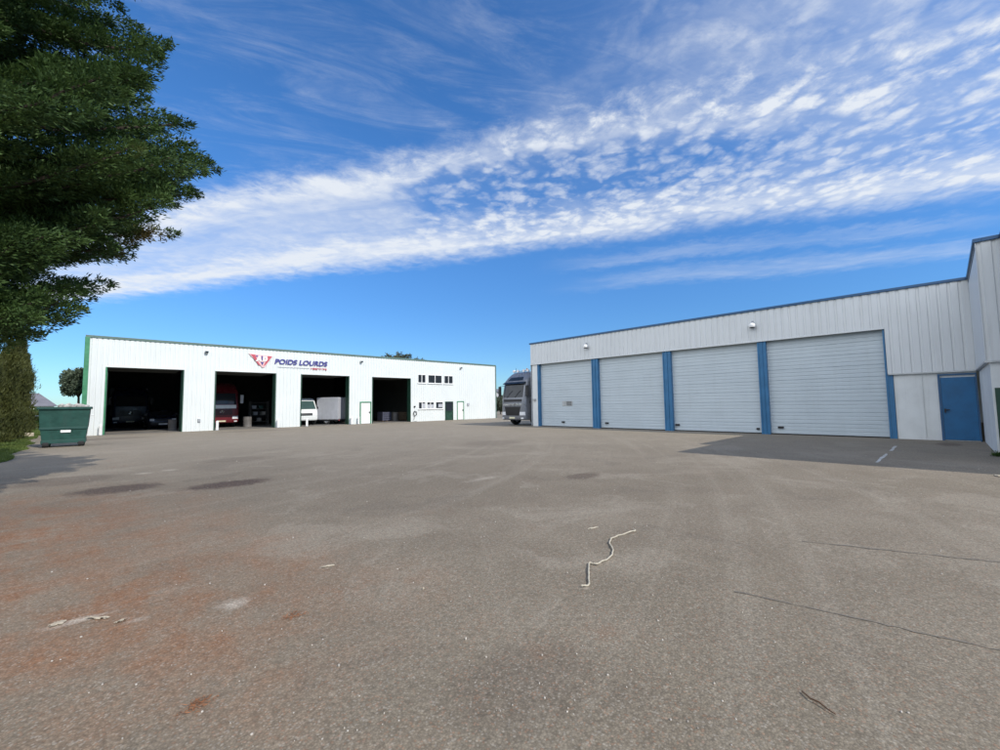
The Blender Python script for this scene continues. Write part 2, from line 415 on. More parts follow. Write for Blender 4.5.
M['cypress'] = leafmat('cypress_leaf', (.022, .052, .018), (.115, .190, .052), (.17, .085, .03), .6, .28, 1.0)
M['thuja'] = leafmat('thuja_leaf', (.030, .040, .012), (.115, .125, .034), (.085, .05, .02), .5, .2, 1.4)
M['broad'] = leafmat('broad_leaf', (.05, .075, .05), (.20, .24, .16), None, 0, .25, 1.2)
M['farleaf'] = leafmat('far_leaf', (.05, .07, .045), (.14, .155, .105), None, 0, .2, .8)
M['weed'] = leafmat('weed_leaf', (.03, .07, .015), (.09, .14, .03), None, 0, .3, 3)
M['slate'] = paint('slate_roof', (.16, .155, .17), .7, var=.12, scale=1)
M['far_wall'] = paint('pale_far_wall', (.62, .58, .58), .8, var=.05)
M['tar'] = paint('tar', (.165, .142, .112), .7, var=.2, scale=6)
M['patch'] = paint('asphalt_patch', (.10, .094, .086), .9, var=.3, scale=9, bump=.5, bscale=70)
M['line'] = paint('worn_line_paint', (.46, .45, .42), .8, var=.2, scale=7, dirt=.0)

# ------------------------------------------------------------------ setting: ground, yard, verge, markings
o = MB().add([(-900, -900, -.03), (1500, -900, -.03), (1500, 1500, -.03), (-900, 1500, -.03)], [(0, 1, 2, 3)]).build('ground', M['field']); tag(o, kind='structure')
edge = []
yy = -30.0
while yy < 75:
    edge.append((-1.95 + .16 * math.sin(yy * 1.3) + rnd.uniform(-.10, .10) - (.25 if yy > 30 else 0) - max(0, 14 - yy) * .25, yy)); yy += .8
yv = [(x_, y_, 0) for x_, y_ in edge] + [(120, 75, 0), (120, -30, 0)]
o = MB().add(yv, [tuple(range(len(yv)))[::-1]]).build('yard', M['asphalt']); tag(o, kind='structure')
gv = [(-40, -30, -.012), (-40, 75, -.012)] + [(x_ + .12, y_, -.006) for x_, y_ in edge[::-1]]
o = MB().add(gv, [tuple(range(len(gv)))]).build('grass_verge', M['turf']); tag(o, kind='structure')
# grass blades of the verge
rs = np.random.RandomState(3)
N = 42000
gx = -1.85 - np.abs(rs.normal(0, 1.6, N)); gy = rs.uniform(15, 52, N)
ex = np.interp(gy, [e[1] for e in edge], [e[0] for e in edge])
gx = ex + .1 - (rs.rand(N) ** 1.6) * 3.2
h = rs.uniform(.05, .15, N) * np.where(ex - gx < .25, .8, 1.0); a = rs.uniform(0, 6.28, N); wd = .012 + .012 * rs.rand(N)
V = np.zeros((N, 3, 3)); V[:, 0] = np.c_[gx - np.cos(a) * wd, gy - np.sin(a) * wd, np.full(N, -.01)]
V[:, 1] = np.c_[gx + np.cos(a) * wd, gy + np.sin(a) * wd, np.full(N, -.01)]
V[:, 2] = np.c_[gx + rs.normal(0, .05, N), gy + rs.normal(0, .05, N), h]
o = np_mesh('grass', V.reshape(-1, 3), np.arange(N * 3).reshape(-1, 3), 3, M['blade'])
tag(o, 'sunlit mown green grass along the left edge of the yard', 'grass', kind='stuff')

def ground_strip(name, pts, width, mat, z=.004, jitter=0.0):
    mb = MB(); L = []; Rr = []
    for i, p in enumerate(pts):
        q0 = Vector(pts[max(0, i - 1)]); q1 = Vector(pts[min(len(pts) - 1, i + 1)]); dd = (q1 - q0).normalized(); nn = Vector((-dd.y, dd.x))
        wv_ = width * (1 + rnd.uniform(-jitter, jitter)) * .5
        L.append((p[0] + nn.x * wv_, p[1] + nn.y * wv_, z)); Rr.append((p[0] - nn.x * wv_, p[1] - nn.y * wv_, z))
    n = len(pts)
    return tag(mb.add(L + Rr, [(i, i + 1, n + i + 1, n + i) for i in range(n - 1)]).build(name, mat), kind='structure')
def wobble(a, b, n, amp):
    return [(a[0] + (b[0] - a[0]) * i / n + rnd.uniform(-amp, amp), a[1] + (b[1] - a[1]) * i / n + rnd.uniform(-amp, amp)) for i in range(n + 1)]
ground_strip('tar_seam', wobble((5.55, 1.15), (6.6, -1.8), 40, .012), .018, M['tar'], jitter=.7)
ground_strip('tar_seam', wobble((3.74, 1.25), (4.1, -1.0), 40, .010), .014, M['tar'], jitter=.7)
ground_strip('parking_line', wobble((13.6, 1.22), (15.9, 1.2), 14, .012), .065, M['line'], jitter=.35)
ground_strip('parking_line', wobble((16.9, 1.19), (18.7, 1.18), 12, .012), .065, M['line'], jitter=.35)

# ------------------------------------------------------------------ cladding helper
def ribs(t0, t1, pitch, depth, flat=.62):
    """profile along t: list of (t, offset) with global phase"""
    pts = []; k = math.floor(t0 / pitch)
    base = [(0, 0), (flat, 0), (flat + .08, 1), (.92, 1)]
    ev = []
    while k * pitch < t1 + pitch:
        for a_, b_ in base: ev.append(((k + a_) * pitch, b_ * depth))
        k += 1
    def val(t):
        for (p, q) in zip(ev, ev[1:]):
            if p[0] <= t <= q[0]: return p[1] + (q[1] - p[1]) * (t - p[0]) / max(1e-9, q[0] - p[0])
        return 0
    pts.append((t0, val(t0))); pts += [e for e in ev if t0 < e[0] < t1]; pts.append((t1, val(t1)))
    return pts
def clad(mb, t0, t1, z0, z1, plane, axis, pitch, depth, sgn):
    """axis 'x': wall in y=plane, profile along x; axis 'y': wall in x=plane. sgn*offset is the inward direction"""
    prof = ribs(t0, t1, pitch, depth)
    path = [(t, plane + sgn * q) for t, q in prof] if axis == 'x' else [(plane + sgn * q, t) for t, q in prof]
    mb.strip(path, z0, z1, 'z')

# ------------------------------------------------------------------ white workshop (left)
YL, ZL = 35.2, 5.88
ws = empty('workshop', (0, YL, 0), label='long low white ribbed workshop with four open dark bays and sign lettering', cat='building')
def wp(mb, name, mat, parent=ws, smooth=None): return mb.build(name, M[mat], parent, smooth)
bays = [(.72, 4.45), (6.34, 10.13), (12.08, 15.9), (18.15, 21.97)]
ZB = 4.12
doors2 = [(16.98, 17.98), (26.07, 27.09), (27.62, 28.5)]
upw = [(22.83, 23.75), (24.0, 25.7), (25.95, 27.1)]
low = [(22.9, 23.72), (23.87, 24.72), (24.9, 25.82)]
holes = [(a, b, 0, ZB) for a, b in bays] + [(a, b, 0, 1.9) for a, b in doors2] + [(a, b, 3.7, 4.55) for a, b in upw] + [(a, b, 1.18, 1.88) for a, b in low]
xs = sorted({-.1, 33.1} | {h_[0] for h_ in holes} | {h_[1] for h_ in holes})
mb = MB()
for a, b in zip(xs, xs[1:]):
    zs = [(0.0, ZL)]
    for h_ in holes:
        if h_[0] <= a + 1e-6 and h_[1] >= b - 1e-6:
            nz = []
            for z0, z1 in zs:
                if h_[2] > z0: nz.append((z0, min(z1, h_[2])))
                if h_[3] < z1: nz.append((max(z0, h_[3]), z1))
            zs = nz
    for z0, z1 in zs:
        if z1 - z0 > 1e-4: clad(mb, a, b, z0, z1, 0, 'x', .25, .028, 1)
wp(mb, 'front_wall', 'white_clad')
DEP = 24
wp(MB().box(-.28, -.22, .02, DEP, 0, ZL), 'side_wall', 'grey_trim')
wp(MB().box(33.14, 33.2, .05, DEP, 0, ZL), 'side_wall', 'white_clad')
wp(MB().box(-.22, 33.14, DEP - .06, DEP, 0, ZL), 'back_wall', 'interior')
wp(MB().box(-.26, 33.18, .08, DEP + .1, ZL - .18, ZL - .06), 'roof', 'roofing')
wp(MB().box(-.30, 33.22, -.035, .10, ZL - .03, ZL + .12, .01), 'roof_trim', 'grey_trim')
wp(MB().box(-.32, -.10, -.045, .02, 0, ZL + .002, .008), 'corner_trim', 'green_trim')
wp(MB().box(33.1, 33.23, -.045, .04, 0, ZL + .002, .008), 'corner_trim', 'grey_trim')
wp(MB().box(-.2, 33.1, .06, DEP - .1, .002, .012), 'floor', 'concrete')
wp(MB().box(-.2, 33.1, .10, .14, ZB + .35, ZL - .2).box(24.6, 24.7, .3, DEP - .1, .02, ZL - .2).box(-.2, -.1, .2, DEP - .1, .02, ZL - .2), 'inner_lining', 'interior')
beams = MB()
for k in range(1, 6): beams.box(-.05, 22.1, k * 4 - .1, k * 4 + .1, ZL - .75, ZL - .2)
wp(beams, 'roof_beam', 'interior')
for a, b in bays:
    wp(MB().box(a - .07, a, -.035, .30, .0, ZB), 'door_jamb', 'green_trim' if a < 1 else 'dark_green')
    wp(MB().box(b, b + .07, -.035, .30, .0, ZB), 'door_jamb', 'dark_green')
    wp(MB().box(a - .07, b + .07, -.03, .30, ZB, ZB + .08), 'lintel', 'white_clad')
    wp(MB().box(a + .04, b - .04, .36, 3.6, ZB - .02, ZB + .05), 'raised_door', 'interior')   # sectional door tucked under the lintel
    wp(MB().box(a + .002, a + .05, .32, .44, .02, ZB - .03), 'door_track', 'dark_green')
    wp(MB().box(b - .05, b - .002, .32, .44, .02, ZB - .03), 'door_track', 'dark_green')
def win(a, b, z0, z1, panes, gm='glass'):
    fr = MB(); t = .05
    fr.box(a, a + t, -.03, .09, z0, z1).box(b - t, b, -.03, .09, z0, z1).box(a + t, b - t, -.03, .09, z0, z0 + t).box(a + t, b - t, -.03, .09, z1 - t, z1)
    for k in range(1, panes):
        xm = a + (b - a) * k / panes; fr.box(xm - .03, xm + .03, -.028, .088, z0 + t, z1 - t)
    fo = wp(fr, 'window', 'white_plain')
    for k in range(panes):
        p0 = a + (b - a) * k / panes + .04; p1 = a + (b - a) * (k + 1) / panes - .04
        wp(MB().box(p0, p1, .03, .045, z0 + .04, z1 - .04), 'pane', gm, fo)
    wp(MB().box(a - .05, b + .05, -.08, .02, z0 - .05, z0 - .003), 'sill', 'white_plain', fo)
    return fo
for i, (a, b) in enumerate(upw): win(a, b, 3.7, 4.55, [2, 2, 2][i])
blind = []
for i, (a, b) in enumerate(low):
    f = win(a, b, 1.18, 1.88, 2 if i < 2 else 1)
    if i == 1: wp(MB().box(a + .06, b - .06, .012, .02, 1.24, 1.62), 'blind', 'grey_box', f)
    if i == 2: wp(MB().box(a + .36, b - .06, .012, .02, 1.34, 1.66), 'blind', 'grey_box', f)
    if i == 0: wp(MB().box(a + .42, b - .06, .012, .02, 1.24, 1.72), 'blind', 'grey_box', f)
# glazed door
a, b = doors2[1]
gd = wp(MB().box(a, a + .07, -.03, .08, 0, 1.9).box(b - .07, b, -.03, .08, 0, 1.9).box(a + .07, b - .07, -.03, .08, 1.82, 1.9).box(a + .07, b - .07, -.03, .08, .86, .94), 'glazed_door', 'dark_green')
wp(MB().box(a + .06, b - .06, .02, .04, .93, 1.83), 'pane', 'glass', gd)
wp(MB().box(a + .06, b - .06, .02, .05, .02, .87), 'lower_panel', 'dark_green', gd)
for a, b in (doors2[0], doors2[2]):
    dr = wp(MB().box(a + .06, b - .06, .0, .05, .02, 1.84, .006), 'side_door', 'white_plain')
    wp(MB().box(a - .02, a + .06, -.04, .09, 0, 1.92).box(b - .06, b + .02, -.04, .09, 0, 1.92).box(a + .06, b - .06, -.042, .09, 1.84, 1.93), 'frame', 'green_trim', dr)
    wp(MB().box(b - .18, b - .10, -.03, -.003, .9, 1.06).box(b - .2, b - .1, -.06, -.03, 1.0, 1.03), 'handle', 'black', dr)
for x_ in (5.72, 17.02, 28.1):
    lp = wp(MB().box(x_ - .10, x_ + .10, -.20, -.003, 5.34, 5.48, .015), 'wall_lamp', 'steel')
    wp(MB().box(x_ - .085, x_ + .085, -.215, -.201, 5.35, 5.47), 'lens', 'glass', lp)
wp(MB().box(28.98, 29.2, -.12, -.003, 1.45, 1.72, .01), 'meter_box', 'grey_box')
wp(MB().box(22.38, 22.52, -.11, -.003, 1.36, 1.50, .01), 'letter_box', 'black')
wp(MB().box(5.35, 5.5, -.09, -.003, .62, .84, .01), 'socket_box', 'steel')

# sign fixed above the bays
sg = empty('shop_sign', (8.3, YL - .03, 4.5), label='red winged logo and blue POIDS LOURDS lettering above the second and third bays', cat='sign')
MB().prism([(0, 1.0), (1.62, .90), (1.05, .02), (.92, .02)], 'y', -.03, 0.02).build('logo_panel', M['sign_pale'], sg)
MB().prism([(.12, .96), (.42, .935), (.62, .42), (.80, .16), (.66, .20)], 'y', -.045, -.031).prism([(1.28, .90), (1.56, .89), (1.16, .26), (.98, .10), (1.12, .40)], 'y', -.045, -.031).build('logo_wing', M['sign_red'], sg)
t = text_mesh('A', .40, M['white_plain'], 'logo_letter', sg, bold=.03, shear=.15, width=.40); t.location = (.46, -.05, .46)
t = text_mesh('D', .38, M['white_plain'], 'logo_letter', sg, bold=.03, shear=.15, width=.34); t.location = (.92, -.05, .47)
MB().prism([(.46, .90), (.62, .89), (.54, .74)], 'y', -.045, -.031).build('logo_mark', M['sign_blue'], sg)
MB().prism([(.84, .88), (.93, .875), (.92, .56), (.85, .60)], 'y', -.052, -.031).prism([(.80, .42), (1.0, .40), (.92, .18)], 'y', -.052, -.031).build('logo_mark', M['sign_blue'], sg)
t = text_mesh('POIDS LOURDS', .40, M['sign_blue'], 'lettering', sg, bold=.012, shear=.18, width=4.02); t.location = (1.76, -.02, .33)
MB().box(2.0, 4.35, -.02, .0, .105, .135).build('underline', M['sign_grey'], sg)
st = MB(); xx = 4.45
while xx < 5.72:
    w_ = rnd.uniform(.07, .12); st.box(xx, xx + .028, -.02, 0, .02, .17); st.box(xx + .028, xx + w_, -.02, 0, rnd.choice([.02, .08, .13]), .17 if rnd.random() < .5 else .15); xx += w_ + .035
st.build('small_lettering', M['sign_red'], sg)

# ------------------------------------------------------------------ pale garage block (right)
XR, ZR = 22.1, 5.66
YE, YW, XW, XS, YS = 19.9, -.8, 17.0, 14.1, -1.27
ga = empty('garage', (XR, 10, 0), label='pale grey clad garage block with four big roller doors and blue trim', cat='building')
def gp(mb, name, mat, parent=ga, smooth=None):
    mb.v = [(a - XR, b - 10, c) for a, b, c in mb.v]; return mb.build(name, M[mat], parent, smooth)
ZD, ZC = 4.27, 2.48
dspan = [(14.92, 19.16), (10.40, 14.47), (5.87, 9.97), (1.54, 5.53)]
mb = MB()
clad(mb, 1.47, 19.9, ZD, ZR, XR, 'y', .27, .026, 1)
clad(mb, YW, 1.47, ZC, ZR, XR, 'y', .27, .026, 1)
clad(mb, XW, XR, ZC, ZR, YW, 'x', .27, .026, -1)
clad(mb, YS, YW, ZC, ZR, XW, 'y', .27, .026, 1)
clad(mb, XS, XW, ZC, ZR, YS, 'x', .27, .026, -1)
clad(mb, -16, YS, ZC, ZR, XS, 'y', .27, .026, 1)
clad(mb, XR, 40, ZD - 4.2, ZR, YE, 'x', .27, .026, -1)
gp(mb, 'cladding', 'grey_clad')
lo = MB().box(XR + .08, XR + .3, YW + .0, 1.32, 0, ZC + .15)
lo.box(XW + .07, XR + .08, YW - .25, YW - .07, 0, ZC + .15)
lo.box(XW + .07, XW + .3, YS - .1, YW - .25, 0, ZC + .15).box(XS + .07, XW + .07, YS - .25, YS - .07, 0, ZC + .15).box(XS + .07, XS + .3, -16, YS - .25, 0, ZC + .15)
gp(lo, 'lower_wall', 'masonry')
gp(MB().box(XR + .08, XR + .3, 19.3, YE - .08, 0, ZD + .1), 'end_pier', 'masonry')
gp(MB().box(XR - .012, XR + .06, 1.475, 19.9, ZD - .05, ZD - .002), 'drip_edge', 'grey_clad')
drip = MB().box(XR - .02, XR + .08, YW - .03, 1.46, ZC - .05, ZC + .0).box(XW - .02, XR - .02, YW - .08, YW + .02, ZC - .052, ZC - .002).box(XW - .02, XW + .08, YS, YW - .08, ZC - .05, ZC)
gp(drip, 'drip_edge', 'steel')
tr = MB().box(XR - .05, XR + .10, YW + .04, YE + .05, ZR, ZR + .10, .01).box(XW - .05, XR + .10, YW - .12, YW + .04, ZR + .002, ZR + .102, .01).box(XW - .05, XW + .1, YS + .04, YW - .12, ZR, ZR + .1, .01)
tr.box(XS - .05, XW + .1, YS - .1, YS + .04, ZR + .002, ZR + .102, .01).box(XS - .05, XS + .1, -16, YS - .1, ZR, ZR + .1, .01).box(XR + .1, 40, YE - .1, YE + .05, ZR + .002, ZR + .102)
gp(tr, 'roof_trim', 'blue_trim')
gp(MB().box(XR + .06, 40, YW, YE - .06, ZR - .16, ZR - .05).box(XW + .06, 40, YS, YW, ZR - .16, ZR - .05).box(XS + .06, 40, -16, YS, ZR - .16, ZR - .05), 'roof', 'roofing')
gp(MB().box(39.9, 40, -16, YE, 0, ZR - .17), 'back_wall', 'masonry')
gp(MB().box(XR + .065, XR + .35, 1.48, 19.3, ZD, ZD + .04).box(XR + .38, XR + .42, 1.4, 19.3, ZD - .1, ZR - .3), 'lintel', 'black')
for a, b in ((19.16, 19.31), (14.47, 14.92), (9.97, 10.40), (5.53, 5.87), (1.33, 1.54)):
    wdt = b - a
    c = MB().box(XR + .045, XR + .32, a, a + .05, 0, ZD).box(XR + .045, XR + .32, b - .05, b, 0, ZD).box(XR + .075, XR + .11, a + .05, b - .05, 0, ZD)
    if wdt > .3: c.box(XR + .04, XR + .075, a + wdt * .42, a + wdt * .58, 0, ZD)
    gp(c, 'column', 'blue')
for i, (a, b) in enumerate(dspan):
    prof = []; n = 9; hh = ZD / n
    for k in range(n):
        z0 = .03 + k * hh
        prof += [(XR + .262, z0), (XR + .24, z0 + .018)]
        for q in (.33, .66):
            prof += [(XR + .24, z0 + hh * q - .025), (XR + .252, z0 + hh * q - .012), (XR + .252, z0 + hh * q + .012), (XR + .24, z0 + hh * q + .025)]
        prof += [(XR + .24, z0 + hh - .018), (XR + .262, z0 + hh - .004)]
    mb = MB()
    mb.add([(p[0], a, p[1]) for p in prof] + [(p[0], b, p[1]) for p in prof], [(k, k + 1, len(prof) + k + 1, len(prof) + k) for k in range(len(prof) - 1)])
    dr = gp(mb, 'roller_door', 'shutter')
    gp(MB().box(XR + .225, XR + .262, a, b, .0, .05), 'bottom_seal', 'rubber', dr)
    yh = [17.3, 14.05, 9.8, 5.15][i]
    gp(MB().box(XR + .17, XR + .238, yh - .11, yh + .11, .27, .36, .01), 'handle', 'black', dr)
    if i == 2: gp(MB().box(XR + .19, XR + .238, 6.0, 6.12, .18, .27, .01), 'handle', 'black', dr)
    if i == 0:
        gp(MB().box(XR + .222, XR + .238, 16.55, 17.35, 1.36, 1.68), 'vent', 'steel', dr)
        g_ = MB()
        for k in range(5): g_.box(XR + .21, XR + .221, 16.6, 17.0, 1.40 + k * .055, 1.425 + k * .055)
        gp(g_, 'louvre', 'black', dr)
bd = gp(MB().box(XR + .04, XR + .078, -.765, .085, .03, 2.25, .006), 'personnel_door', 'blue_door')
gp(MB().box(XR + .02, XR + .079, .088, .15, 0, 2.32).box(XR + .02, XR + .079, -.80, -.77, 0, 2.32).box(XR + .018, XR + .079, -.80, .15, 2.322, 2.38), 'frame', 'blue_trim', bd)
gp(MB().box(XR - .03, XR + .038, .0, .04, 1.0, 1.14, .006).box(XR - .035, XR - .012, -.10, .03, 1.08, 1.11, .004), 'handle', 'black', bd)
gdd = gp(MB().box(XW + .02, XW + .068, -1.25, -.915, .02, 1.76, .005), 'side_door', 'dark_green')
for y_, z_ in ((15.16, 5.03), (5.97, 5.0)):
    l_ = gp(MB().lathe([(0, -.02), (.12, 0), (.15, .06), (.13, .14), (.06, .20), (0, .21)], (XR - .16, y_, z_ - .1), 'z', 16), 'flood_lamp', 'white_plain', smooth=50)
    gp(MB().tube([(XR - .16, y_, z_ + .1), (XR - .12, y_, z_ + .18), (XR + .02, y_, z_ + .18)], .03), 'bracket', 'steel', l_)
    gp(MB().lathe([(0, -.05), (.11, -.03), (.115, .0)], (XR - .16, y_, z_ - .105), 'z', 16), 'lens', 'glass', l_)
gp(MB().box(XR - .03, XR + .078, 19.52, 19.7, 1.72, 1.88, .01), 'switch_box', 'steel')
gp(MB().tube([(XR - .05, .62, .0 + ZC + .1), (XR - .05, .62, ZC)], .0) if False else MB().box(XR + .05, XR + .078, .55, .57, .1, ZC - .06), 'cable_duct', 'masonry')

# ------------------------------------------------------------------ vehicles
class Shell:
    """rounded-plan body lofted through rings (z, y_front, half_width); front faces -Y"""
    def __init__(s, rings, yb, r=.22, rb=.08): s.rings = rings; s.yb = yb; s.r = r; s.rb = rb
    def at(s, z):
        rg = s.rings
        if z <= rg[0][0]: return rg[0][1:]
        for a, b in zip(rg, rg[1:]):
            if a[0] <= z <= b[0]:
                t = (z - a[0]) / (b[0] - a[0]); return (a[1] + (b[1] - a[1]) * t, a[2] + (b[2] - a[2]) * t)
        return rg[-1][1:]
    def ring(s, z):
        yf, hw = s.at(z); r, rb = s.r, s.rb; yb = s.yb; pts = []
        for k in range(7):
            t = math.pi / 2 * k / 6; pts.append((-hw + r - r * math.cos(t), yf + r - r * math.sin(t)))
        pts += [(-.33 * hw, yf - .03), (.33 * hw, yf - .03)]
        for k in range(7):
            t = math.pi / 2 * k / 6; pts.append((hw - r + r * math.sin(t), yf + r - r * math.cos(t)))
        for k in range(3):
            t = math.pi / 2 * k / 2; pts.append((hw - rb + rb * math.cos(t), yb - rb + rb * math.sin(t)))
        for k in range(3):
            t = math.pi / 2 * k / 2; pts.append((-hw + rb - rb * math.sin(t), yb - rb + rb * math.cos(t)))
        return pts
    def fy(s, x, z):
        yf, hw = s.at(z); ax = abs(x)
        if ax > hw - s.r:
            q = min(s.r, ax - (hw - s.r)); return yf + s.r - math.sqrt(max(0, s.r ** 2 - q ** 2))
        return yf - .03 * min(1, (hw - s.r - ax) / max(.01, hw * .67 - s.r))
    def body(s):
        mb = MB(); n = None; allp = []
        for z in [q[0] for q in s.rings]:
            ps = s.ring(z); n = len(ps); allp += [(a, b, z) for a, b in ps]
        k = len(s.rings)
        fs = [(i * n + j, i * n + (j + 1) % n, (i + 1) * n + (j + 1) % n, (i + 1) * n + j) for i in range(k - 1) for j in range(n)]
        fs += [tuple(range(n))[::-1], tuple(range((k - 1) * n, k * n))]
        return mb.add(allp, fs)
    def patch(s, x0, x1, z0, z1, off=.012, th=.03, nx=14, nz=6, x0t=None, x1t=None, mb=None):
        """plate lying on the front surface, proud by off"""
        mb = mb or MB(); x0t = x0 if x0t is None else x0t; x1t = x1 if x1t is None else x1t
        A = []; B = []
        for j in range(nz + 1):
            t = j / nz; z = z0 + (z1 - z0) * t; xa = x0 + (x0t - x0) * t; xb = x1 + (x1t - x1) * t
            for i in range(nx + 1):
                x = xa + (xb - xa) * i / nx; y = s.fy(x, z)
                A.append((x, y - off, z)); B.append((x, y + th, z))
        n = nx + 1; N = len(A); fs = []
        for j in range(nz):
            for i in range(nx):
                q = (j * n + i, j * n + i + 1, (j + 1) * n + i + 1, (j + 1) * n + i); fs += [q, tuple(N + k for k in q[::-1])]
        for i in range(nx):
            fs += [(i, N + i, N + i + 1, i + 1), (nz * n + i, nz * n + i + 1, N + nz * n + i + 1, N + nz * n + i)]
        for j in range(nz):
            fs += [(j * n, (j + 1) * n, N + (j + 1) * n, N + j * n), (j * n + nx, N + j * n + nx, N + (j + 1) * n + nx, (j + 1) * n + nx)]
        return mb.add(A + B, fs)
    def side(s, sg_, y0, y1, z0, z1, y0t=None, off=.012):
        mb = MB(); y0t = y0 if y0t is None else y0t
        A = []
        for o_ in (off, -.02):
            for (y, z) in ((y0, z0), (y1, z0), (y1, z1), (y0t, z1)):
                A.append((sg_ * (s.at(z)[1] + o_), y, z))
        return mb.add(A, [(0, 1, 2, 3), (7, 6, 5, 4), (0, 4, 5, 1), (1, 5, 6, 2), (2, 6, 7, 3), (3, 7, 4, 0)])

def wheel(root, x, y, r, wdt, dual=False):
    s = 1 if x > 0 else -1
    t = MB().lathe([(r * .58, -wdt / 2), (r * .90, -wdt / 2), (r * .98, -wdt * .42), (r, -wdt * .3), (r, wdt * .3), (r * .98, wdt * .42), (r * .90, wdt / 2), (r * .58, wdt / 2)], (x, y, r), 'x', 28).build('wheel', M['rubber'], root, 40)
    MB().lathe([(0, s * wdt * .30), (r * .25, s * wdt * .30), (r * .30, s * wdt * .18), (r * .5, s * wdt * .12), (r * .585, s * wdt * .46), (r * .585, -s * wdt * .4), (0, -s * wdt * .3)], (x, y, r), 'x', 24).build('rim', M['steel'], t, 35)
    return t

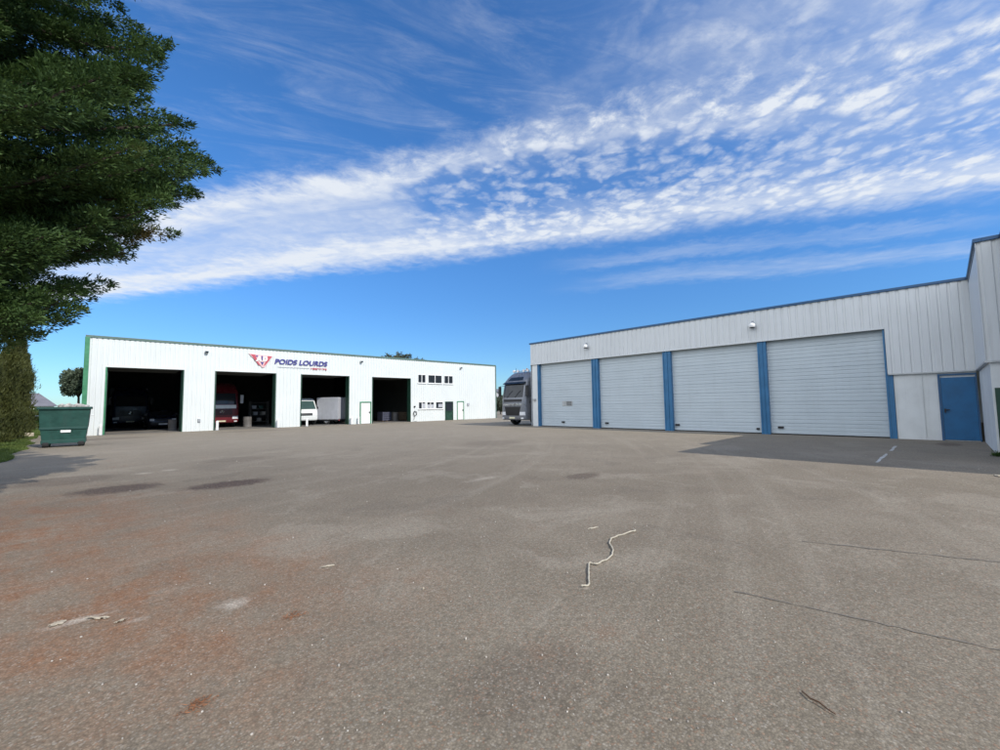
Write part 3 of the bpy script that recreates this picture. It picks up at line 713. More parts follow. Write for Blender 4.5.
def truck(label, loc, rz, mat, H, hwid=1.22, style=0, box=None, name='truck'):
    root = empty(name, loc, rz, label, 'truck')
    k = H / 3.95
    z = lambda q: q * k
    sh = Shell([(z(.40), .10, hwid * .97), (z(.48), .03, hwid * .99), (z(.9), 0, hwid), (z(1.5), 0, hwid), (z(2.0), .03, hwid), (z(3.05), .24, hwid * .985), (z(3.2), .30, hwid * .975),
                (z(3.45), .52, hwid * .94), (z(3.70), .82, hwid * .89), (z(3.88), 1.12, hwid * .84), (z(3.95), 1.45, hwid * .78)], 2.25, .26)
    sh.body().build('cab', mat, root, 35)
    ws_ = sh.patch(-hwid * .93, hwid * .93, z(2.02), z(3.02), .006, .02, x0t=-hwid * .90, x1t=hwid * .90).build('windscreen', M['glass'], root, 40)
    for x_ in (-.55, .25): MB().tube([(x_, sh.fy(x_, z(2.0)) - .03, z(2.0)), (x_ + .3, sh.fy(x_ + .3, z(2.35)) - .03, z(2.35)), (x_ + .5, sh.fy(x_ + .5, z(2.5)) - .03, z(2.5))], .012, 5).build('wiper', M['black'], root)
    # visor stands off the cab
    vis = MB(); vp = []
    for i in range(13):
        x_ = -hwid * .92 + hwid * 1.84 * i / 12; vp.append((x_, sh.fy(x_, z(3.02)) - .20))
    n = len(vp)
    vis.add([(a, b, z(3.0)) for a, b in vp] + [(a, b + .16, z(3.14)) for a, b in vp] + [(a, b + .02, z(2.985)) for a, b in vp] + [(a, b + .18, z(3.125)) for a, b in vp],
            [(i, i + 1, n + i + 1, n + i) for i in range(n - 1)] + [(2 * n + i, 3 * n + i, 3 * n + i + 1, 2 * n + i + 1) for i in range(n - 1)] + [(i, 2 * n + i, 2 * n + i + 1, i + 1) for i in range(n - 1)])
    vis.build('sun_visor', M['glass'] if style == 0 else mat, root)
    if style == 0:
        sh.patch(-hwid * .62, hwid * .62, z(3.24), z(3.52), .01, .03, x0t=-hwid * .52, x1t=hwid * .52).build('roof_window', M['glass'], root, 40)
        bar = MB().tube([(-.85, .95, z(3.97)), (.85, .95, z(3.97))], .03, 8)
        bo = bar.build('lamp_bar', M['chrome'], root)
        for x_ in (-.7, -.3, .3, .7): MB().lathe([(0, -.05), (.10, -.05), (.11, .03), (0, .06)], (x_, .93, z(3.99)), 'y', 14).build('roof_lamp', M['lens'], bo)
        MB().lathe([(.07, 0), (.07, .10), (.05, .17), (0, .19)], (.45, 1.1, z(3.98)), 'z', 14).build('beacon', M['amber'], root, 40)
        MB().tube([(-.55, 1.0, z(3.9)), (-.6, 1.05, z(4.25))], .012, 6).build('aerial', M['black'], root)
    # grille: dark plate with slats
    if style == 0:
        gx, gt, z0g, z1g = .62, .80, z(.72), z(1.36)
    else:
        gx, gt, z0g, z1g = .72, .66, z(1.12), z(1.62)
    gr = sh.patch(-gx, gx, z0g, z1g, .01, .03, x0t=-gt, x1t=gt).build('grille', M['black'], root)
    sl = MB()
    for q in range(1, 6):
        zz = z0g + (z1g - z0g) * q / 6; ww = gx + (gt - gx) * q / 6 - .05; sh.patch(-ww, ww, zz - .014, zz + .014, .028, 0, nz=1, mb=sl)
    sl.build('slats', M['black'] if style == 0 else mat, gr)
    if style == 0:
        sh.patch(-.95, .95, z(1.44), z(1.56), .015, .02).build('badge_strip', M['chrome'], root)
        sh.patch(-.9, .9, z(1.70), z(1.88), .008, .02).build('upper_grille', M['black'], root)
    else:
        ring = MB().lathe([(.11, -.01), (.13, -.02), (.13, .01), (.11, .01)], (0, sh.fy(0, z(1.37)) - .045, z(1.37)), 'y', 20)
        for q in range(3):
            t = math.pi / 2 + q * 2 * math.pi / 3; ring.tube([(0, sh.fy(0, z(1.37)) - .05, z(1.37)), (.11 * math.cos(t), sh.fy(0, z(1.37)) - .05, z(1.37) + .11 * math.sin(t))], .014, 5)
        ring.build('emblem', M['chrome'], root)
        sh.patch(-.98, .98, z(1.66), z(1.96), .012, .02).build('front_panel', M['white_lacquer'] if style == 1 else mat, root)
    bu = sh.patch(-hwid * .985, hwid * .985, z(.42), z(.70), .06, .05, nx=22).build('bumper', mat, root, 40)
    for s_ in (-1, 1):
        a, b = sorted((s_ * hwid * .60, s_ * hwid * .95))
        if style == 0: sh.patch(a, b, z(.74), z(.98), .02, .02).build('headlight', M['lens'], root, 40)
        else: sh.patch(a, b, z(.74), z(.98), .03, .02).build('headlight', M['lens'], root, 40)
        a, b = sorted((s_ * hwid * .70, s_ * hwid * .88)); sh.patch(a, b, z(.48), z(.58), .068, 0).build('fog_lamp', M['lens'], bu)
        sh.side(s_, .55, 1.45, z(2.05), z(2.85), .62).build('side_window', M['glass'], root)
        dd = sh.side(s_, .42, 1.55, z(.95), z(1.95)).build('door', mat, root)
        MB().box(*sorted((s_ * (hwid + .02), s_ * (hwid + .05))), 1.3, 1.5, z(1.7), z(1.75)).build('handle', M['black'], dd)
        mr = MB().box(*sorted((s_ * (hwid + .06), s_ * (hwid + .28))), .02, .14, z(2.1), z(2.85), .03).build('mirror', M['black'] if style != 1 else M['grey_box'], root)
        MB().tube([(s_ * (hwid - .02), .35, z(2.9)), (s_ * (hwid + .16), .09, z(2.88)), (s_ * (hwid + .16), .09, z(2.05)), (s_ * (hwid - .02), .35, z(2.0))], .018, 6).build('bracket', M['black'], mr)
        wheel(root, s_ * (hwid - .2), 1.35, .5 * min(1, k * 1.05), .32)
        wheel(root, s_ * (hwid - .2), 4.9, .5 * min(1, k * 1.05), .34)
        sp = MB(); sp.lathe([(.60, -.02), (.66, 0), (.66, .4), (.60, .42)], (s_ * (hwid - .4) - .0, 1.35, .52), 'x', 20)
        MB().box(*sorted((s_ * .38, s_ * .48)), .6, 6.3, .72, .95).build('chassis_rail', M['black'], root)
    sh.patch(-.27, .27, z(.50), z(.62), .07, -.04, nz=1).build('number_plate', M['plate'], root)
    if box:
        MB().box(-1.24, 1.24, 2.5, 8.2, 1.05, box, .03).build('cargo_box', M['grey_box'], root)
    else:
        MB().box(-1.0, 1.0, 2.5, 2.9, .9, 1.6, .04).build('air_tank', M['steel'], root)
        MB().box(-1.1, 1.1, 4.2, 5.6, 1.02, 1.14, .02).build('fifth_wheel_deck', M['steel'], root)
    return root

truck('silver grey tractor lorry cab peeking out past the far end of the garage', (21.92, 21.52, 0), R(-90), M['silver'], 3.92, 1.2, 0)
truck('dark red lorry cab with white front panel parked in the second bay', (7.5, 39.2, .012), 0, M['red'], 3.55, 1.20, 1, box=None)
truck('navy blue lorry standing deep in the dark first bay', (2.55, 47.5, .012), 0, M['navy'], 3.5, 1.18, 2, box=3.4)

def car(name, cat, label, loc, rz, mat, rings, yb, hw, glz, lamps, L, plate=True, gls='glass', wr=.31):
    root = empty(name, loc, rz, label, cat)
    sh = Shell(rings, yb, .20, .15); sh.body().build('body', mat, root, 38)
    sh.patch(-hw * .86, hw * .86, glz[0], glz[1], .008, .02, x0t=-hw * .78, x1t=hw * .78).build('windscreen', M[gls], root, 40)
    for s_ in (-1, 1):
        a, b = sorted((s_ * hw * .62, s_ * hw * .93)); sh.patch(a, b, lamps[0], lamps[1], .015, .02).build('headlight', M['lens'], root, 40)
        sh.side(s_, sh.at(glz[0])[0] + .55, sh.at(glz[0])[0] + 1.5, glz[0] + .02, glz[1] - .04, sh.at(glz[1])[0] + .45).build('side_window', M[gls], root)
        MB().box(*sorted((s_ * (hw + .03), s_ * (hw + .2))), sh.at(glz[0])[0] + .35, sh.at(glz[0])[0] + .45, glz[0] + .0, glz[0] + .2, .02).build('mirror', M['black'], root)
        wheel(root, s_ * (hw - .1), .8, wr, .2); wheel(root, s_ * (hw - .1), yb - .85, wr, .2)
    sh.patch(-hw * .5, hw * .5, lamps[0] - .02, lamps[1] - .03, .012, .02).build('grille', M['black'], root)
    sh.patch(-hw * .97, hw * .97, rings[0][0] + .02, lamps[0] - .10, .04, .04, nx=20).build('bumper', M['black'] if name == 'car' else mat, root, 40)
    sh.patch(-.26, .26, rings[0][0] + .10, rings[0][0] + .21, .052, -.02, nz=1).build('number_plate', M['white_plain'], root)
    return root
car('van', 'van', 'white panel van nose facing out behind the left pier of the third bay', (13.12, 37.0, .012), 0, M['white_lacquer'],
    [(.38, .08, .93), (.45, .02, .96), (.85, .0, .98), (1.15, .06, .98), (1.32, .18, .98), (2.05, .62, .93), (2.2, .85, .90), (2.28, 1.3, .86)], 5.0, .98, (1.34, 2.02), (.82, 1.04), 5, gls='glass_light', wr=.34)
car('car', 'car', 'small dark car with pale lamps beside the navy lorry in first bay', (4.15, 41.6, .012), 0, M['navy'],
    [(.22, .10, .80), (.32, .02, .84), (.55, .0, .86), (.78, .08, .86), (.90, .45, .86), (1.0, .95, .85), (1.38, 1.65, .70), (1.46, 2.1, .66)], 4.0, .86, (1.0, 1.36), (.62, .78), 4)
# pale box trailer, rear corner towards the yard
bt = empty('box_trailer', (16.15, 36.6, .012), R(36), 'pale grey box trailer parked beside the white van in third bay', 'trailer')
MB().box(-.95, .85, 0, 2.0, .42, 2.32, .03).build('body', M['grey_box'], bt)
MB().box(-.93, -.06, -.02, -.002, .48, 2.26, .004).build('rear_door', M['grey_box'], bt)
MB().box(-.04, .83, -.02, -.002, .48, 2.26, .004).build('rear_door', M['grey_box'], bt)
MB().tube([(-.12, -.05, .6), (-.12, -.05, 2.15)], .016).tube([(.04, -.05, .6), (.04, -.05, 2.15)], .016).build('lock_bar', M['steel'], bt)
MB().box(-.9, .8, .0, 2.4, .32, .40).build('chassis', M['black'], bt)
for x_ in (-.80, .70): wheel(bt, x_, 1.1, .31, .2)
for x_ in (-.82, .72): MB().box(x_ - .06, x_ + .06, -.05, -.025, .33, .40).build('tail_lamp', M['sign_red'], bt)

# workshop clutter
def drum(label, loc, mat, r=.29, h=.88):
    root = empty('drum', loc, 0, label, 'drum', 'drums inside the workshop bays')
    MB().lathe([(0, 0), (r, 0), (r, .02), (r * .98, .04), (r * .98, h * .31), (r * 1.03, h * .33), (r * .98, h * .35), (r * .98, h * .64), (r * 1.03, h * .66), (r * .98, h * .68), (r * .98, h - .03), (r, h - .02), (r, h), (r * .95, h), (r * .94, h - .03), (0, h - .03)], (0, 0, 0), 'z', 26).build('shell', mat, root, 30)
    MB().lathe([(0, 0), (.04, 0), (.04, .025), (0, .03)], (r * .6, 0, h - .03), 'z', 12).build('bung', M['steel'], root)
drum('dull steel drum standing at the right jamb of first bay', (4.3, 37.9, .012), M['drum_grey'], .25, .75)
drum('dull steel drum on the floor right of the red lorry', (9.2, 38.8, .012), M['drum_grey'], .30, .8)
drum('dull drum among crates inside the fourth bay', (22.15, 38.3, .012), M['drum_grey'], .32, .9)
def crate(label, loc, w_, d_, h_, mat, rz=0):
    root = empty('crate', loc, rz, label, 'crate', 'crates inside the fourth bay')
    m_ = MB()
    for q in range(4): m_.box(-w_ / 2, w_ / 2, -d_ / 2, -d_ / 2 + .02, .1 + q * (h_ - .1) / 4, .1 + (q + .85) * (h_ - .1) / 4).box(-w_ / 2, w_ / 2, d_ / 2 - .02, d_ / 2, .1 + q * (h_ - .1) / 4, .1 + (q + .85) * (h_ - .1) / 4)
    m_.box(-w_ / 2, -w_ / 2 + .02, -d_ / 2 + .02, d_ / 2 - .02, .1, h_).box(w_ / 2 - .02, w_ / 2, -d_ / 2 + .02, d_ / 2 - .02, .1, h_)
    m_.build('slatted_side', mat, root)
    m2 = MB()
    for x_ in (-w_ / 2 + .05, 0, w_ / 2 - .05): m2.box(x_ - .05, x_ + .05, -d_ / 2, d_ / 2, 0, .098)
    m2.box(-w_ / 2 + .021, w_ / 2 - .021, -d_ / 2 + .021, d_ / 2 - .021, .10, .12)
    m2.build('pallet_base', M['twig'], root)
crate('blue grey crate at the left of the clutter in fourth bay', (21.15, 38.6, .012), 1.0, .9, .95, paint('crate_blue', (.06, .065, .10), .7), .1)
crate('brown slatted crate at the right of the clutter in fourth bay', (23.15, 38.9, .012), 1.0, .9, .9, paint('crate_brown', (.10, .075, .05), .8), -.2)
# shelf rack in bay 2
rk = empty('shelf_rack', (10.9, 42.3, .012), 0, 'dim metal shelf rack with parts at the right side of second bay', 'shelf')
for x_ in (-.7, .7):
    for y_ in (-.25, .25): MB().box(x_ - .025, x_ + .025, y_ - .025, y_ + .025, 0, 2.1).build('upright', M['drum_grey'], rk)
for zz in (.3, .85, 1.4, 1.95): MB().box(-.674, .674, -.28, .28, zz, zz + .03).build('shelf', M['drum_grey'], rk)
for i, (x_, zz, mt) in enumerate(((-.4, 1.432, 'grey_box'), (.1, 1.432, 'bin_green'), (.3, .882, 'rubble'), (-.3, .882, 'grey_box'), (0, .332, 'rubble'))):
    c_ = empty('storage_box', (10.9 + x_, 42.28, .012 + zz), rnd.uniform(-.15, .15), ['pale box at top left of the shelf rack', 'green box at top right of the shelf rack', 'stone grey box on the middle shelf right', 'pale box on the middle shelf left', 'stone grey box on the bottom shelf'][i], 'box', 'boxes on the shelf rack')
    MB().prism([(-.14, 0), (.14, 0), (.18, .26), (-.18, .26)], 'y', -.18, .18).build('tub', M[mt], c_); MB().box(-.19, .19, -.19, .19, .262, .29, .008).build('lid', M[mt], c_)
# coiled hose hanging beside the fourth bay
hz = MB(); pts = []
for i in range(60):
    t = i / 60 * 2 * math.pi * 3.5; rr_ = .17 + .015 * math.sin(i * .9); pts.append((22.48 + rr_ * math.cos(t), YL - .07 - .012 * (i / 20), .78 + rr_ * 1.3 * math.sin(t)))
pts += [(22.40, YL - .12, .4), (22.30, YL - .14, .2), (22.25, YL - .16, .03), (22.5, YL - .3, .03)]
tag(hz.tube(pts, .018, 6).build('hose', M['black'], None, 60), 'black hose coiled on the wall right of the fourth bay', 'hose')
# bollards
pb = empty('bollard', (0, 0, 0), 0, 'x', 'bollard', 'white bollards guarding the workshop bay jambs')
MB().lathe([(.085, 0), (.085, .52), (.08, .60), (.05, .65), (0, .67)], (0, 0, 0), 'z', 16).build('post', M['white_plain'], pb, 40)
MB().lathe([(.14, 0), (.14, .03), (.086, .035)], (0, 0, .003), 'z', 16).build('base_plate', M['steel'], pb)
for i, (x_, lb) in enumerate(((.55, 'first bay left jamb'), (6.45, 'left jamb of second bay, by the red lorry'), (10.35, 'right jamb of second bay'), (12.45, 'left jamb of third bay, before the white van'), (16.12, 'right jamb of third bay'), (16.75, 'green framed side door, on its left'))):
    b_ = pb if i == 0 else dup_tree(pb)
    b_.location = (x_, YL - .22, 0); b_['label'] = 'white bollard at the ' + lb

# ------------------------------------------------------------------ waste skip by the verge
sk = empty('waste_container', (-.69, 25.9, 0), R(-2), 'dark green wheeled waste container standing in front of the white workshop corner', 'waste container')
def taper(z0, z1, w0, w1, d0, d1, t=.0):
    return [(-w0, -d0, z0), (w0, -d0, z0), (w0, d0, z0), (-w0, d0, z0), (-w1, -d1, z1), (w1, -d1, z1), (w1, d1, z1), (-w1, d1, z1)]
BF = [(0, 3, 2, 1), (0, 1, 5, 4), (1, 2, 6, 5), (2, 3, 7, 6), (3, 0, 4, 7)]
MB().add(taper(.78, 1.62, .70, .75, .50, .56), BF).add(taper(1.60, .84, .72, .68, .53, .48), [(0, 1, 5, 4), (1, 2, 6, 5), (2, 3, 7, 6), (3, 0, 4, 7), (4, 5, 6, 7)]).build('tub', M['bin_green'], sk)
MB().add(taper(.30, .775, .64, .69, .44, .49), BF + [(4, 5, 6, 7)]).build('lower_tub', M['bin_green'], sk)
rim = MB().box(-.80, .80, -.62, -.55, 1.56, 1.66, .015).box(-.80, .80, .55, .62, 1.56, 1.66, .015).box(-.80, -.73, -.55, .55, 1.56, 1.66, .01).box(.73, .80, -.55, .55, 1.56, 1.66, .01)
rim.build('rim', M['bin_dark'], sk)
MB().box(-.72, .72, -.525, -.495, .73, .82, .01).build('waist_rib', M['bin_dark'], sk)
MB().box(-.66, .66, -.44, .44, .16, .30, .01).build('underframe', M['bin_dark'], sk)
MB().box(-.10, .20, -.512, -.497, .60, .70, .004).build('label_plate', M['white_plain'], sk)
for x_ in (-.52, .52):
    for y_ in (-.34, .34):
        wh_ = MB().lathe([(.05, -.09), (.12, -.09), (.13, -.07), (.13, .07), (.12, .09), (.05, .09)], (x_, y_, .13), 'x', 18).build('wheel', M['rubber'], sk, 40)
        MB().box(x_ - .11, x_ - .095, y_ - .05, y_ + .05, .10, .158).box(x_ + .095, x_ + .11, y_ - .05, y_ + .05, .10, .158).build('fork', M['bin_dark'], wh_)
for x_ in (-.78, .78): MB().tube([(x_, -.12, 1.3), (x_ + math.copysign(.08, x_), -.12, 1.3), (x_ + math.copysign(.08, x_), .12, 1.3), (x_, .12, 1.3)], .018, 6).build('handle', M['steel'], sk)
hb = MB()
for i in range(60):
    bm = bmesh.new(); bmesh.ops.create_icosphere(bm, subdivisions=1, radius=rnd.uniform(.07, .16))
    cx, cy = rnd.uniform(-.12, .62), rnd.uniform(-.42, .42); cz = rnd.uniform(1.5, 1.68 + .06 * (1 - abs(cx - .25) / .5))
    for v_ in bm.verts: v_.co = Vector((v_.co.x * rnd.uniform(.7, 1.3) + cx - .69 + .69, v_.co.y * rnd.uniform(.7, 1.2) + cy, v_.co.z * rnd.uniform(.6, 1.0) + cz))
    hb.addbm(bm)
for i in range(26): hb.box(-.7 + i * .053, -.66 + i * .053, -.48, .48, 1.3, 1.42 + rnd.uniform(0, .1))
ho = hb.build('rubbish_heap', M['rubble']); ho.location = (-.69, 25.9, 0); ho.rotation_euler = (0, 0, R(-2)); tag(ho, 'pale grey rubbish heaped on top of the green waste container', 'rubbish')
kb = MB().box(-.62, .62, -.12, .12, 0, .26, .03).build('kerb_block', M['paper']); kb.location = (-2.85, 36.6, 0); kb.rotation_euler = (0, 0, R(4))
tag(kb, 'pale stone kerb block lying on the grass left of waste container', 'stone block')

# ------------------------------------------------------------------ vegetation
def sprays(P, D, n_per, L, Wd, spread, flat, rs):
    """narrow leaf triangles growing from points P along D"""
    n = len(P); P = np.repeat(P, n_per, 0); D = np.repeat(D, n_per, 0)
    d_ = D + rs.normal(0, spread, P.shape) * np.array([1, 1, flat]); d_ /= np.linalg.norm(d_, axis=1, keepdims=True) + 1e-9
    P = P + rs.normal(0, L * .35, P.shape) * np.array([1, 1, flat])
    ln = L * rs.uniform(.55, 1.3, (len(P), 1))
    s_ = np.cross(d_, rs.normal(0, 1, P.shape) * np.array([.45, .45, 1.0])); s_ /= np.linalg.norm(s_, axis=1, keepdims=True) + 1e-9
    wd_ = Wd * rs.uniform(.6, 1.3, (len(P), 1))
    V = np.stack([P, P + d_ * ln * .45 + s_ * wd_, P + d_ * ln, P + d_ * ln * .45 - s_ * wd_], 1)
    return V.reshape(-1, 3)

def big_cypress():
    rs = np.random.RandomState(11); rr = random.Random(5)
    root = empty('cypress_tree', (-3.2, 10.6, 0), 0, 'huge dark cypress overhanging the yard at the left', 'tree')
    MB().tube([(0, 0, -.1), (.05, .02, 1.2), (0, .05, 4), (.1, 0, 9), (.05, 0, 14), (0, 0, 17)], [.48, .38, .33, .24, .12, .03], 12).build('trunk', M['bark'], root, 60)
    zp = [2.2, 2.55, 2.85, 3.05, 3.45, 3.8, 4.25, 4.7, 5.15, 5.6, 6.0, 6.6, 7.0, 7.3, 8.0, 8.5, 9.1, 10, 12, 15, 17.4]
    lp = [1.5, 2.1, 2.5, 2.85, 2.9, 3.1, 3.45, 3.65, 4.2, 4.3, 4.65, 4.65, 4.1, 4.3, 3.85, 4.0, 4.05, 3.7, 3.0, 1.6, .3]
    br = MB(); VS = []
    nb = 460
    forced = [(2.75, .1), (3.3, -.15), (3.85, .1), (4.35, -.2), (5.0, .05), (5.35, -.3), (6.0, 0), (6.45, -.12), (6.6, .12), (7.3, -.05), (7.6, .3), (8.5, -.1), (9.1, .08), (9.7, -.2), (3.0, -.5), (4.0, -.6), (5.6, -.55), (7.0, -.5)]
    for i in range(nb + len(forced)):
        q = (i + .5) / nb; zt = 2.4 + 14.6 * q ** 1.3
        az = i * 2.39996 + rr.uniform(-.3, .3)
        L = np.interp(zt, zp, lp) * (rr.uniform(.86, 1.0) if rr.random() < .6 else rr.uniform(.6, .86))
        if i >= nb:                                   # long boughs reaching out over the yard
            zt, az = forced[i - nb]; L = np.interp(zt, zp, lp)
        dirv = np.array([math.cos(az), math.sin(az), 0]); side = np.array([-dirv[1], dirv[0], 0])
        t_ = np.linspace(0, 1, 9)[:, None]; zs_ = zt - L * rr.uniform(.02, .2)
        path = np.array([0, 0, zs_]) + dirv * L * t_ + np.array([0, 0, 1]) * ((zt - zs_) * t_ ** 1.3 - .12 * L * np.sin(t_ * math.pi))
        path += rs.normal(0, .04, path.shape) * t_
        br.tube([tuple(p) for p in path], [.05 * (1 - k / 9) * (L / 4) + .008 for k in range(9)], 5, False)
        inview = dirv[0] > .02
        npl = int((11 if inview else 4) * max(.5, L / 4))
        for k in range(npl):
            t = 1.0 if k == 0 else .30 + .68 * (k + rr.random() * .8) / npl
            i0 = min(7, int(t * 8)); fr = t * 8 - i0; p0 = path[i0] * (1 - fr) + path[i0 + 1] * fr
            sgn = 1 if k % 2 else -1
            ax = dirv + side * (0 if k == 0 else sgn * rr.uniform(.25, 1.0)) + np.array([0, 0, rr.uniform(.0, .45)]); ax /= np.linalg.norm(ax)
            ln = rr.uniform(.65, 1.15) * (.85 + .12 * L / 4); rad = ln * rr.uniform(.22, .32)
            base = p0 - ax * ln * (.98 if k == 0 else .35)
            m = int((225 if inview else 100) * (ln / .9) ** 2)
            tt = rs.rand(m) ** .75
            pr = rad * np.sin(np.clip(tt * .93 + .10, 0, 1) * math.pi) ** .65 * (rs.rand(m) ** .45)
            ph = rs.uniform(0, 6.283, m); e1 = np.cross(ax, [0, 0, 1.0]); e1 /= np.linalg.norm(e1); e2 = np.cross(e1, ax)
            radv = np.cos(ph)[:, None] * e1 + np.sin(ph)[:, None] * e2 * .62
            P_ = base + ax * (tt * ln)[:, None] + radv * pr[:, None]
            D_ = ax * .75 + radv * .7 + np.array([0, 0, .12])
            VS.append(sprays(P_, D_, 2, .085, .0125, .38, .8, rs))
    br.build('boughs', M['bark'], root, None, False)
    V = np.concatenate(VS); print('cypress leaves', len(V) // 4)
    np_mesh('crown', V, np.arange(len(V)).reshape(-1, 4), 4, M['cypress'], root)
big_cypress()

def thuja(loc, h_, r_, seed, label, lean=(0, 0)):
    rs = np.random.RandomState(seed)
    root = empty('hedge_conifer', loc, 0, label, 'conifer', 'conifers of the tall hedge at the left')
    MB().tube([(0, 0, -.05), (lean[0] * .5, lean[1] * .5, h_ * .5), (lean[0], lean[1], h_ * .92)], [.12, .08, .02], 7).build('trunk', M['bark'], root)
    n = 2600
    q = rs.rand(n) ** .8; zz = .05 + q * h_ * .98
    rad = r_ * np.clip(np.interp(q, [0, .08, .35, .6, .8, .93, 1], [.8, 1.0, .98, .74, .42, .17, .02]), 0, 1)
    lob = 1 + .22 * np.sin(rs.rand() * 6 + 5 * np.arctan2(1, 1) + zz * 2.1)
    a_ = rs.uniform(0, 6.283, n); rr_ = rad * (1 + .28 * np.sin(a_ * 5 + seed + zz * .5)) * rs.uniform(.55, 1.05, n) * lob * np.where(rs.rand(n) > .94, 1.3, 1.0)
    P_ = np.c_[np.cos(a_) * rr_ + lean[0] * q ** 2, np.sin(a_) * rr_ + lean[1] * q ** 2, zz]
    D_ = np.c_[np.cos(a_) * .32, np.sin(a_) * .32, np.full(n, 1.0)]
    V = sprays(P_, D_, 14, .20, .016, .30, 1.0, rs)
    np_mesh('crown', V, np.arange(len(V)).reshape(-1, 4), 4, M['thuja'], root)
hl = ['tall hedge conifer nearest the camera beside the grass', 'second hedge conifer from the camera, beside the verge', 'third hedge conifer from the camera with leaning feathery tip', 'fourth hedge conifer behind the verge, left of the skip', 'fifth hedge conifer, farthest along the verge', 'back row hedge conifer at the left picture edge']
for i, (x_, y_, h_, r_, ln) in enumerate(((-3.45, 24.6, 4.0, .60, (.1, 0)), (-3.4, 27.4, 4.5, .66, (.25, 0)), (-3.2, 30.4, 4.6, .64, (.55, 0)), (-3.1, 33.8, 5.2, .66, (.40, 0)), (-3.15, 37.6, 4.8, .62, (.3, 0)), (-4.6, 31.5, 5.2, .9, (.3, 0)))):
    thuja((x_, y_, 0), h_, r_, 20 + i, hl[i], ln)

def broad_tree(name, cat, loc, h_, cr, cz, label, seed, mat, leaf=.16, n=3200, group=None, sparse=1.0, squash=1.0):
    rs = np.random.RandomState(seed); rr = random.Random(seed)
    root = empty(name, loc, 0, label, cat, group)
    tr_ = MB().tube([(0, 0, -.05), (.03, 0, cz * .5), (0, .03, cz), (0, 0, h_ * .9)], [cr * .10, cr * .08, cr * .06, .02], 8)
    cl = []
    for i in range(16):
        a_ = i * 2.4; e_ = rr.uniform(-.5, 1.0); L = cr * rr.uniform(.55, .95)
        c = np.array([math.cos(a_) * math.cos(e_) * L, math.sin(a_) * math.cos(e_) * L, cz + math.sin(e_) * L * squash])
        cl.append((c, cr * rr.uniform(.25, .45)))
        tr_.tube([(0, 0, cz * .75), tuple(c * np.array([.5, .5, 0]) + np.array([0, 0, cz * .4 + c[2] * .6])), tuple(c)], [cr * .05, cr * .03, .01], 5, False)
    tr_.build('trunk', M['bark'], root, None, False)
    cs = np.array([c for c, _ in cl]); rd = np.array([r_ for _, r_ in cl])
    k = rs.randint(0, len(cl), int(n * sparse)); v_ = rs.normal(0, 1, (len(k), 3)); v_ /= np.linalg.norm(v_, axis=1, keepdims=True)
    P_ = cs[k] + v_ * (rd[k] * rs.uniform(.5, 1.05, len(k)))[:, None]
    V = sprays(P_, v_ + np.array([0, 0, .2]), 4, leaf, leaf * .3, .6, 1, rs)
    np_mesh('crown', V, np.arange(len(V)).reshape(-1, 4), 4, mat, root)
broad_tree('garden_tree', 'tree', (-.66, 50, 0), 5.0, 1.15, 3.45, 'round leafy tree behind the workshop corner above the green container', 4, M['broad'], .2, 4200, None, 1.0, 1.25)
for i, (x_, y_, h_, cr, lb) in enumerate(((39.6, 70, 10.9, 1.8, 'thin treetop showing left over the workshop roof'), (42.6, 71, 11.6, 2.0, 'tallest treetop showing over the workshop roof'), (45.9, 70, 10.6, 1.8, 'thin treetop showing right over the workshop roof'))):
    broad_tree('roadside_tree', 'tree', (x_, y_, 0), h_, cr, h_ - cr * 1.0, lb, 30 + i, M['farleaf'], .3, 1400, 'treetops behind the workshop', .45, 1.1)
# far end of the yard between the two buildings
for i, (x_, y_, h_, cr, lb) in enumerate(((50, 53.6, 4.3, .55, 'slim dark shrub tree against the right end of the workshop'), (46.0, 48.9, 2.3, 1.0, 'low dark bush at the far end, left in the gap'), (46.5, 48.3, 1.9, .9, 'low bush in the middle of the gap between buildings'), (46.5, 47.6, 2.3, .9, 'low bush in the gap nearest the silver lorry'), (62, 64.0, 3.2, 1.6, 'mid green bush behind the low bushes in the gap'))):
    broad_tree('bush', 'bush', (x_, y_, 0), h_, cr, h_ * .55, lb, 50 + i, M['farleaf'], .22, 1700, 'bushes in the gap between the two buildings')
# distant hall seen in the gap
fh = empty('distant_hall', (118, 124, 0), R(45), 'pale distant industrial hall seen in the gap between the buildings', 'building')
MB().box(-14, 14, -.0, 20, 0, 6.2).build('wall', M['far_wall'], fh)
MB().prism([(-14.3, 6.2), (14.3, 6.2), (0, 7.8)], 'y', -.3, 20.3).build('roof', M['slate'], fh)
for k in range(-3, 4): MB().box(k * 4 - 1, k * 4 + 1, -.06, -.003, 2.2, 3.6).build('window', M['glass'], fh)
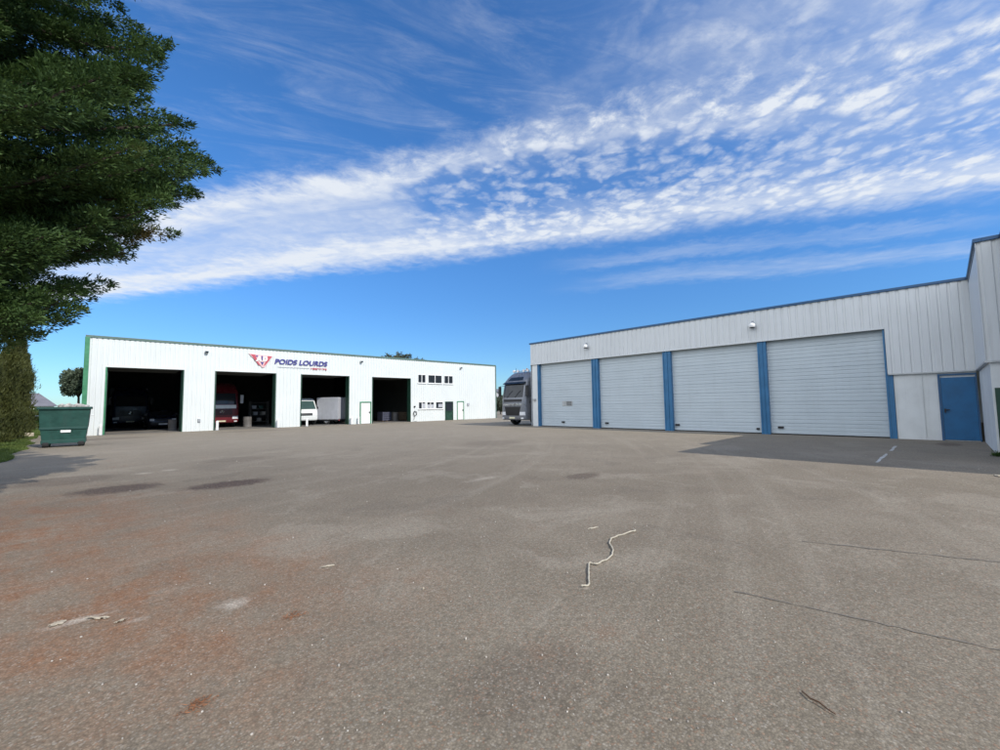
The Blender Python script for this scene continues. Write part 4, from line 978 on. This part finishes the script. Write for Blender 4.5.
# house beyond the hedge
hs_ = empty('house', (-7.0, 96, 0), R(6), 'far pale house with grey slate roof left of the green container', 'house')
MB().box(-3.4, 3.1, 0, 8, 0, 2.3).build('wall', M['white_plain'], hs_)
MB().add([(-3.8, -.4, 2.25), (3.5, -.4, 2.25), (3.5, 8.4, 2.25), (-3.8, 8.4, 2.25), (-2.4, 4, 4.35), (1.6, 4, 4.35)], [(0, 1, 5, 4), (1, 2, 5), (2, 3, 4, 5), (3, 0, 4), (3, 2, 1, 0)]).build('roof', M['slate'], hs_)
MB().box(-1.6, -1.0, 3.7, 4.3, 4.0, 5.0).build('chimney', M['far_wall'], hs_)
for x_ in (-2.2, .2, 2.0): MB().box(x_ - .4, x_ + .4, -.05, -.003, .9, 1.8).build('window', M['glass'], hs_)
for i, (x_, y_, lb) in enumerate(((-2.9, 52, 'low green bush in front of the far house, right'), (-4.2, 58, 'low green bush in front of the far house, left'))):
    broad_tree('shrub', 'shrub', (x_, y_, 0), 1.5, .9, .8, lb, 70 + i, M['weed'], .16, 900, 'low shrubs below the far house')

def weed(loc, h_, r_, seed, label, n=60):
    rs = np.random.RandomState(seed); n_ = n
    root = empty('weed', loc, 0, label, 'weed')
    a_ = rs.uniform(0, 6.28, n_); P_ = np.c_[np.cos(a_), np.sin(a_), np.zeros(n_)] * (r_ * rs.rand(n_))[:, None]
    D_ = np.c_[np.cos(a_) * .6, np.sin(a_) * .6, np.full(n_, 1.0)]
    V = sprays(P_, D_, 3, h_, h_ * .07, .35, 1, rs); V[:, 2] = np.maximum(V[:, 2], 0)
    np_mesh('leaves', V, np.arange(len(V)).reshape(-1, 4), 4, M['weed'], root)
    MB().tube([(0, 0, 0), (.01, 0, h_ * .7)], .008, 5).build('stem', M['weed'], root)
weed((16.85, -.86, 0), .10, .08, 1, 'green weeds at the foot of the white wall corner, right edge', 90)

# ------------------------------------------------------------------ small things on the tarmac
rp = [(2.96, 2.15), (3.00, 2.125), (3.04, 2.13), (3.12, 2.19), (3.18, 2.23), (3.31, 2.32), (3.42, 2.39), (3.445, 2.375), (3.45, 2.335), (3.53, 2.335), (3.61, 2.33), (3.74, 2.35), (3.82, 2.39), (3.9, 2.43), (3.98, 2.50), (4.06, 2.57), (4.14, 2.61), (4.22, 2.64), (4.32, 2.64), (4.42, 2.63), (4.6, 2.61), (4.66, 2.60), (4.68, 2.63)]
# Catmull-Rom through the points
def cr(pts, m=6):
    out = []
    for i in range(len(pts) - 1):
        p0, p1, p2, p3 = (Vector(pts[max(0, i - 1)]), Vector(pts[i]), Vector(pts[i + 1]), Vector(pts[min(len(pts) - 1, i + 2)]))
        for k in range(m):
            t = k / m; out.append(.5 * ((2 * p1) + (p2 - p0) * t + (2 * p0 - 5 * p1 + 4 * p2 - p3) * t * t + (3 * p1 - 3 * p2 + p3 - p0) * t ** 3))
    return out + [Vector(pts[-1])]
cc = cr(rp)
tag(MB().tube([(p.x, p.y, .013 + .003 * math.sin(i * .7)) for i, p in enumerate(cc)], [.008 + .0012 * math.sin(i * 1.7) for i in range(len(cc))], 8).build('rope', M['rope'], None, 60), 'pale frayed rope lying in a wavy line on the tarmac', 'rope')
def scrap(label, x_, y_, a, b, rz, seed, mat='paper', hgt=.02, name='paper_scrap', cat='scrap'):
    a *= .7; b *= .6; hgt *= .6
    r_ = random.Random(seed); m_ = MB(); n = 7; V_ = []; F_ = []
    for j in range(n + 1):
        for i in range(n + 1):
            u_, v_ = i / n - .5, j / n - .5; k = 1 - .25 * r_.random() * (abs(u_) + abs(v_))
            V_.append((u_ * a * k + r_.uniform(-.1, .1) * a / n, v_ * b * k + r_.uniform(-.2, .2) * b / n, .006 + r_.random() * hgt * (1 - 1.2 * max(abs(u_), abs(v_)))))
    for j in range(n):
        for i in range(n):
            if (abs(i - 3) + abs(j - 3)) < 6 + r_.randint(-2, 1): F_.append((j * (n + 1) + i, j * (n + 1) + i + 1, (j + 1) * (n + 1) + i + 1, (j + 1) * (n + 1) + i))
    k = len(V_); V2 = V_ + [(p[0], p[1], max(.001, p[2] - .004)) for p in V_]; F2 = F_ + [tuple(q + k for q in f[::-1]) for f in F_]
    o = m_.add(V2, F2).build(name, M[mat], None, 60, False); o.location = (x_, y_, .002); o.rotation_euler = (0, 0, rz); tag(o, label, cat)
scrap('crumpled pale scrap at the left of the orange stained tarmac', -.10, 4.42, .14, .11, .4, 1)
scrap('long thin pale scrap right beside the crumpled one', .10, 4.33, .24, .05, -.75, 2)
scrap('pale paper scrap lying on bare tarmac above the chalky spot', 1.68, 4.12, .17, .08, -.3, 4)
scrap('tiny white scrap near the middle of the yard foreground', 2.03, 3.05, .055, .03, .8, 5)
scrap('small pale scrap between crumpled scrap and chalky spot', .22, 4.15, .09, .05, .6, 6)
scrap('thin pale string end beyond the rope', 4.42, 3.02, .25, .035, -.3, 7, 'rope')
scrap('white stone flake at the right edge near the weeds', 12.6, -.63, .35, .2, .3, 8, 'paper', .06, 'stone_flake', 'stone')
def tuft(label, x_, y_, r_, n, seed):
    rs = np.random.RandomState(seed); P_ = np.c_[rs.normal(0, r_, n), rs.normal(0, r_ * .7, n), np.full(n, .004)]
    a_ = rs.uniform(0, 6.28, n); V = sprays(P_, np.c_[np.cos(a_), np.sin(a_), np.full(n, .12)], 2, .035, .0022, .3, .2, rs)
    V[:, 2] = np.maximum(V[:, 2], .001)
    o = np_mesh('needle_tuft', V, np.arange(len(V)).reshape(-1, 4), 4, M['needles']); o.location = (x_, y_, .001); tag(o, label, 'needles', kind='stuff')
tuft('orange tuft of dead needles in the left foreground', .46, 2.72, .03, 55, 9)
tuft('orange brown tuft of needles right of the chalky spot', 1.12, 3.35, .035, 45, 10)
tag(MB().tube([(2.70, .60, .01), (2.66, .555, .012), (2.655, .52, .014), (2.63, .48, .01), (2.62, .45, .008)], [.003, .004, .004, .003, .002], 6).build('twig', M['twig'], None, 60), 'thin dark curved twig lying at the lower right', 'twig')
# loose pebbles and crumbs
rs = np.random.RandomState(21); mb = MB()
ico = bmesh.new(); bmesh.ops.create_icosphere(ico, subdivisions=1, radius=1.0); iv = np.array([v_.co[:] for v_ in ico.verts]); jf = np.array([[v_.index for v_ in f.verts] for f in ico.faces]); ico.free()
VV = []; FF = []; cnt = 0
for i in range(420):
    dd = 2.2 + 13 * rs.rand() ** 1.8; aa = R(-6 + 100 * rs.rand())
    x_, y_ = dd * math.cos(aa), dd * math.sin(aa)
    r_ = rs.uniform(.002, .0055) * (1 + .5 * (rs.rand() > .93)) * (1 + dd * .06)
    VV.append(iv * r_ * rs.uniform(.7, 1.3, 3) * rs.uniform(.85, 1.15, iv.shape) + np.array([x_, y_, r_ * .45])); FF.append(jf + cnt); cnt += len(iv)
o = np_mesh('pebbles', np.concatenate(VV), np.concatenate(FF), 3, M['stone']); tag(o, 'pale loose pebbles and crumbs scattered over the tarmac', 'pebbles', kind='stuff')
print('objects', len(bpy.data.objects))
